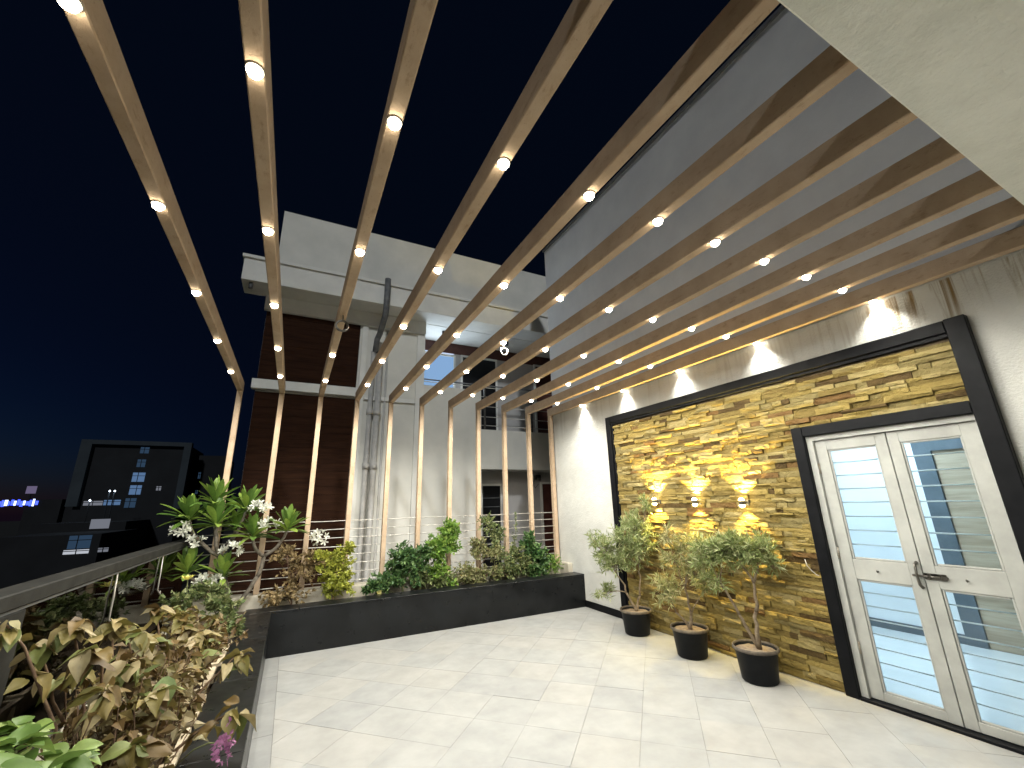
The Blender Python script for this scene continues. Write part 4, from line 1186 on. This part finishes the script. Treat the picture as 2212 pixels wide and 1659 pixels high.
cb = MB(); cb.bbox(5.40, 5.56, 9.30, 9.395, 2.12, 2.24, 0.01); cb.tube([(5.48, 9.32, 2.18), (5.46, 9.2, 2.12)], 0.035, 10); cb.tube([(5.42, 9.38, 2.14), (5.36, 9.36, 2.0), (5.42, 9.37, 1.92), (5.52, 9.38, 2.02)], 0.008, 6)
cb.build('security_camera', 'steel_dark', nb, True)
for k, zz in enumerate((4.22, 4.17, 3.95, 3.72, 3.48, 3.28)):
    x0 = 2.25 if zz > 4.1 else 3.6
    MB().tube([(x0, NY + 0.10, zz), (7.4, NY + 0.10, zz)], 0.016 if k == 0 else 0.009, 8).build('railing_rod', 'steel_rod' if k else 'pipe_dark', nb, True)
for x in (3.72, 4.95, 6.2):
    box('railing_post', 'steel_dark', nb, x - 0.02, x + 0.02, NY + 0.085, NY + 0.115, 3.17, 4.22)
for zz in (0.55, 0.75):
    MB().tube([(3.6, NY + 0.10, zz), (7.4, NY + 0.10, zz)], 0.016, 8).build('railing_rod', 'pipe_dark', nb, True)
for x, y in ((-1.05, 8.02), (2.75, 8.75), (4.4, 8.75)):
    MB().tube([(x, y, 5.479), (x, y, 5.37)], 0.035, 12).build('spotlight', 'pipe_dark', nb, True)

# ------------------------------------------------------------------ the town below
def tower(label, x0, x1, y, z1, depth=12, mat='city_dark'):
    t = thing('distant_building', label, 'building', ((x0 + x1) / 2, y + depth / 2, -9), 'far buildings beyond the balustrade')
    box('wall', mat, t, x0, x1, y, y + depth, -9, z1)
    return t
def panes(t, y, lst):
    for (x0, x1, z0, z1, m) in lst:
        f = box('window', m, t, x0, x1, y - 0.06, y - 0.005, z0, z1)
        mb = MB(); xm = x0 + (x1 - x0) * random.uniform(0.4, 0.6)
        mb.box(xm - 0.04, xm + 0.04, y - 0.09, y - 0.061, z0, z1)
        mb.box(x0, x1, y - 0.09, y - 0.0615, z0 + (z1 - z0) * 0.62, z0 + (z1 - z0) * 0.62 + 0.07)
        mb.build('mullion', 'city_dark', f)
A = tower('big dark far office block with pale frame and a column of lit windows', -26.6, -15.0, 80, 11.4)
fr = MB()
fr.box(-27.2, -26.0, 79.3, 80.5, 2.6, 11.7); fr.box(-15.5, -14.6, 79.3, 80.5, 2.0, 11.7); fr.box(-25.999, -15.501, 79.31, 80.5, 11.1, 11.7)
fr.build('frame', 'city_grey', A)
panes(A, 80, [(-20.75, -19.75, 10.0, 10.9, 'win_dim'), (-20.8, -19.85, 8.0, 9.1, 'win_dim'), (-21.0, -19.6, 5.9, 7.2, 'win_blue'), (-21.0, -19.7, 4.1, 5.4, 'win_blue'), (-21.2, -20.0, 2.3, 3.6, 'win_dim'), (-18.0, -17.45, 4.65, 5.25, 'win_pale'),
              (-25.6, -23.6, 2.7, 3.3, 'win_pale'), (-23.5, -21.7, 2.7, 3.4, 'win_blue')])
B = tower('low dim far building left of the framed office block', -29.4, -26.8, 86, 4.6)
panes(B, 86, [(-29.3, -28.4, 4.3, 4.42, 'win_white'), (-29.2, -28.4, 3.2, 4.1, 'win_dim'), (-28.2, -27.4, 3.3, 4.0, 'win_dim')])
C_ = tower('narrow dark far block just right of the framed office block', -14.2, -10.6, 84, 10.3)
panes(C_, 84, [(-13.9, -13.6, 6.6, 7.6, 'win_dim'), (-13.9, -13.6, 4.2, 4.8, 'win_dim')])
D_ = tower('squat dark far building with one white-lit hoarding on its front', -26.4, -18.0, 70, 0.6)
hb = box('hoarding', 'win_pale', D_, -21.3, -19.55, 69.9, 69.99, -0.15, 0.95)
E_ = tower('low far shed with a blue-white lit entrance', -25.0, -17.2, 60, -0.4)
panes(E_, 60, [(-19.6, -17.9, -1.75, -0.5, 'win_dim'), (-19.8, -17.9, -2.25, -1.85, 'win_white'), (-17.0 - 0.2, -16.2 - 0.2, -2.2, -1.8, 'win_pale')])
F_ = tower('distant shop front with a bright blue neon band at the far left', -36, -32.0, 92, 3.9)
for a, b_, m in ((-44.0, -38.0, 'sign_blue'), (-37.9, -36.9, 'sign_white'), (-36.8, -35.4, 'sign_blue')):
    pass
for k in range(14):
    x = -39.2 + k * 0.33
    box('neon_band', 'sign_blue' if k % 3 else 'sign_white', F_, x, x + random.uniform(0.2, 0.32), 91.9, 91.98, 3.0 + random.uniform(-.1, .15), 3.75 + random.uniform(-.15, .25))
box('signboard', 'sign_mauve', F_, -36.3, -35.2, 91.9, 91.98, 4.8, 5.9)
box('signpost', 'city_dark', F_, -35.9, -35.7, 91.99, 92.2, 3.9, 5.9)
for k, (x, y, zz) in enumerate(((-21.4, 74.0, 4.4), (-20.9, 74.0, 4.4), (-22.5, 72.0, 3.2))):
    s = thing('street_lamp', ('left lamp of the pair of tiny far lamps', 'right lamp of the pair of tiny far lamps', 'lone tiny far lamp lower than the pair')[k] + ' in front of the office block', 'street lamp', (x, y, -9), 'far street lamps')
    MB().tube([(x, y, -9), (x, y, zz - 0.1)], 0.07, 8).build('pole', 'city_dark', s)
    b = MB().lathe([(0.005, -0.1), (0.08, -0.06), (0.1, 0), (0.06, 0.07), (0.005, 0.09)], x, y, zz, 10).build('bulb', 'street_bulb', s, True)
    l = bpy.data.lights.new('street_light', 'POINT'); l.energy = 30; l.color = (0.6, 0.8, 1.0); l.shadow_soft_size = 0.15
    lo = bpy.data.objects.new('street_light', l); col.objects.link(lo); adopt(lo, s); lo.matrix_basis = Matrix.Translation((x, y - 0.3, zz))
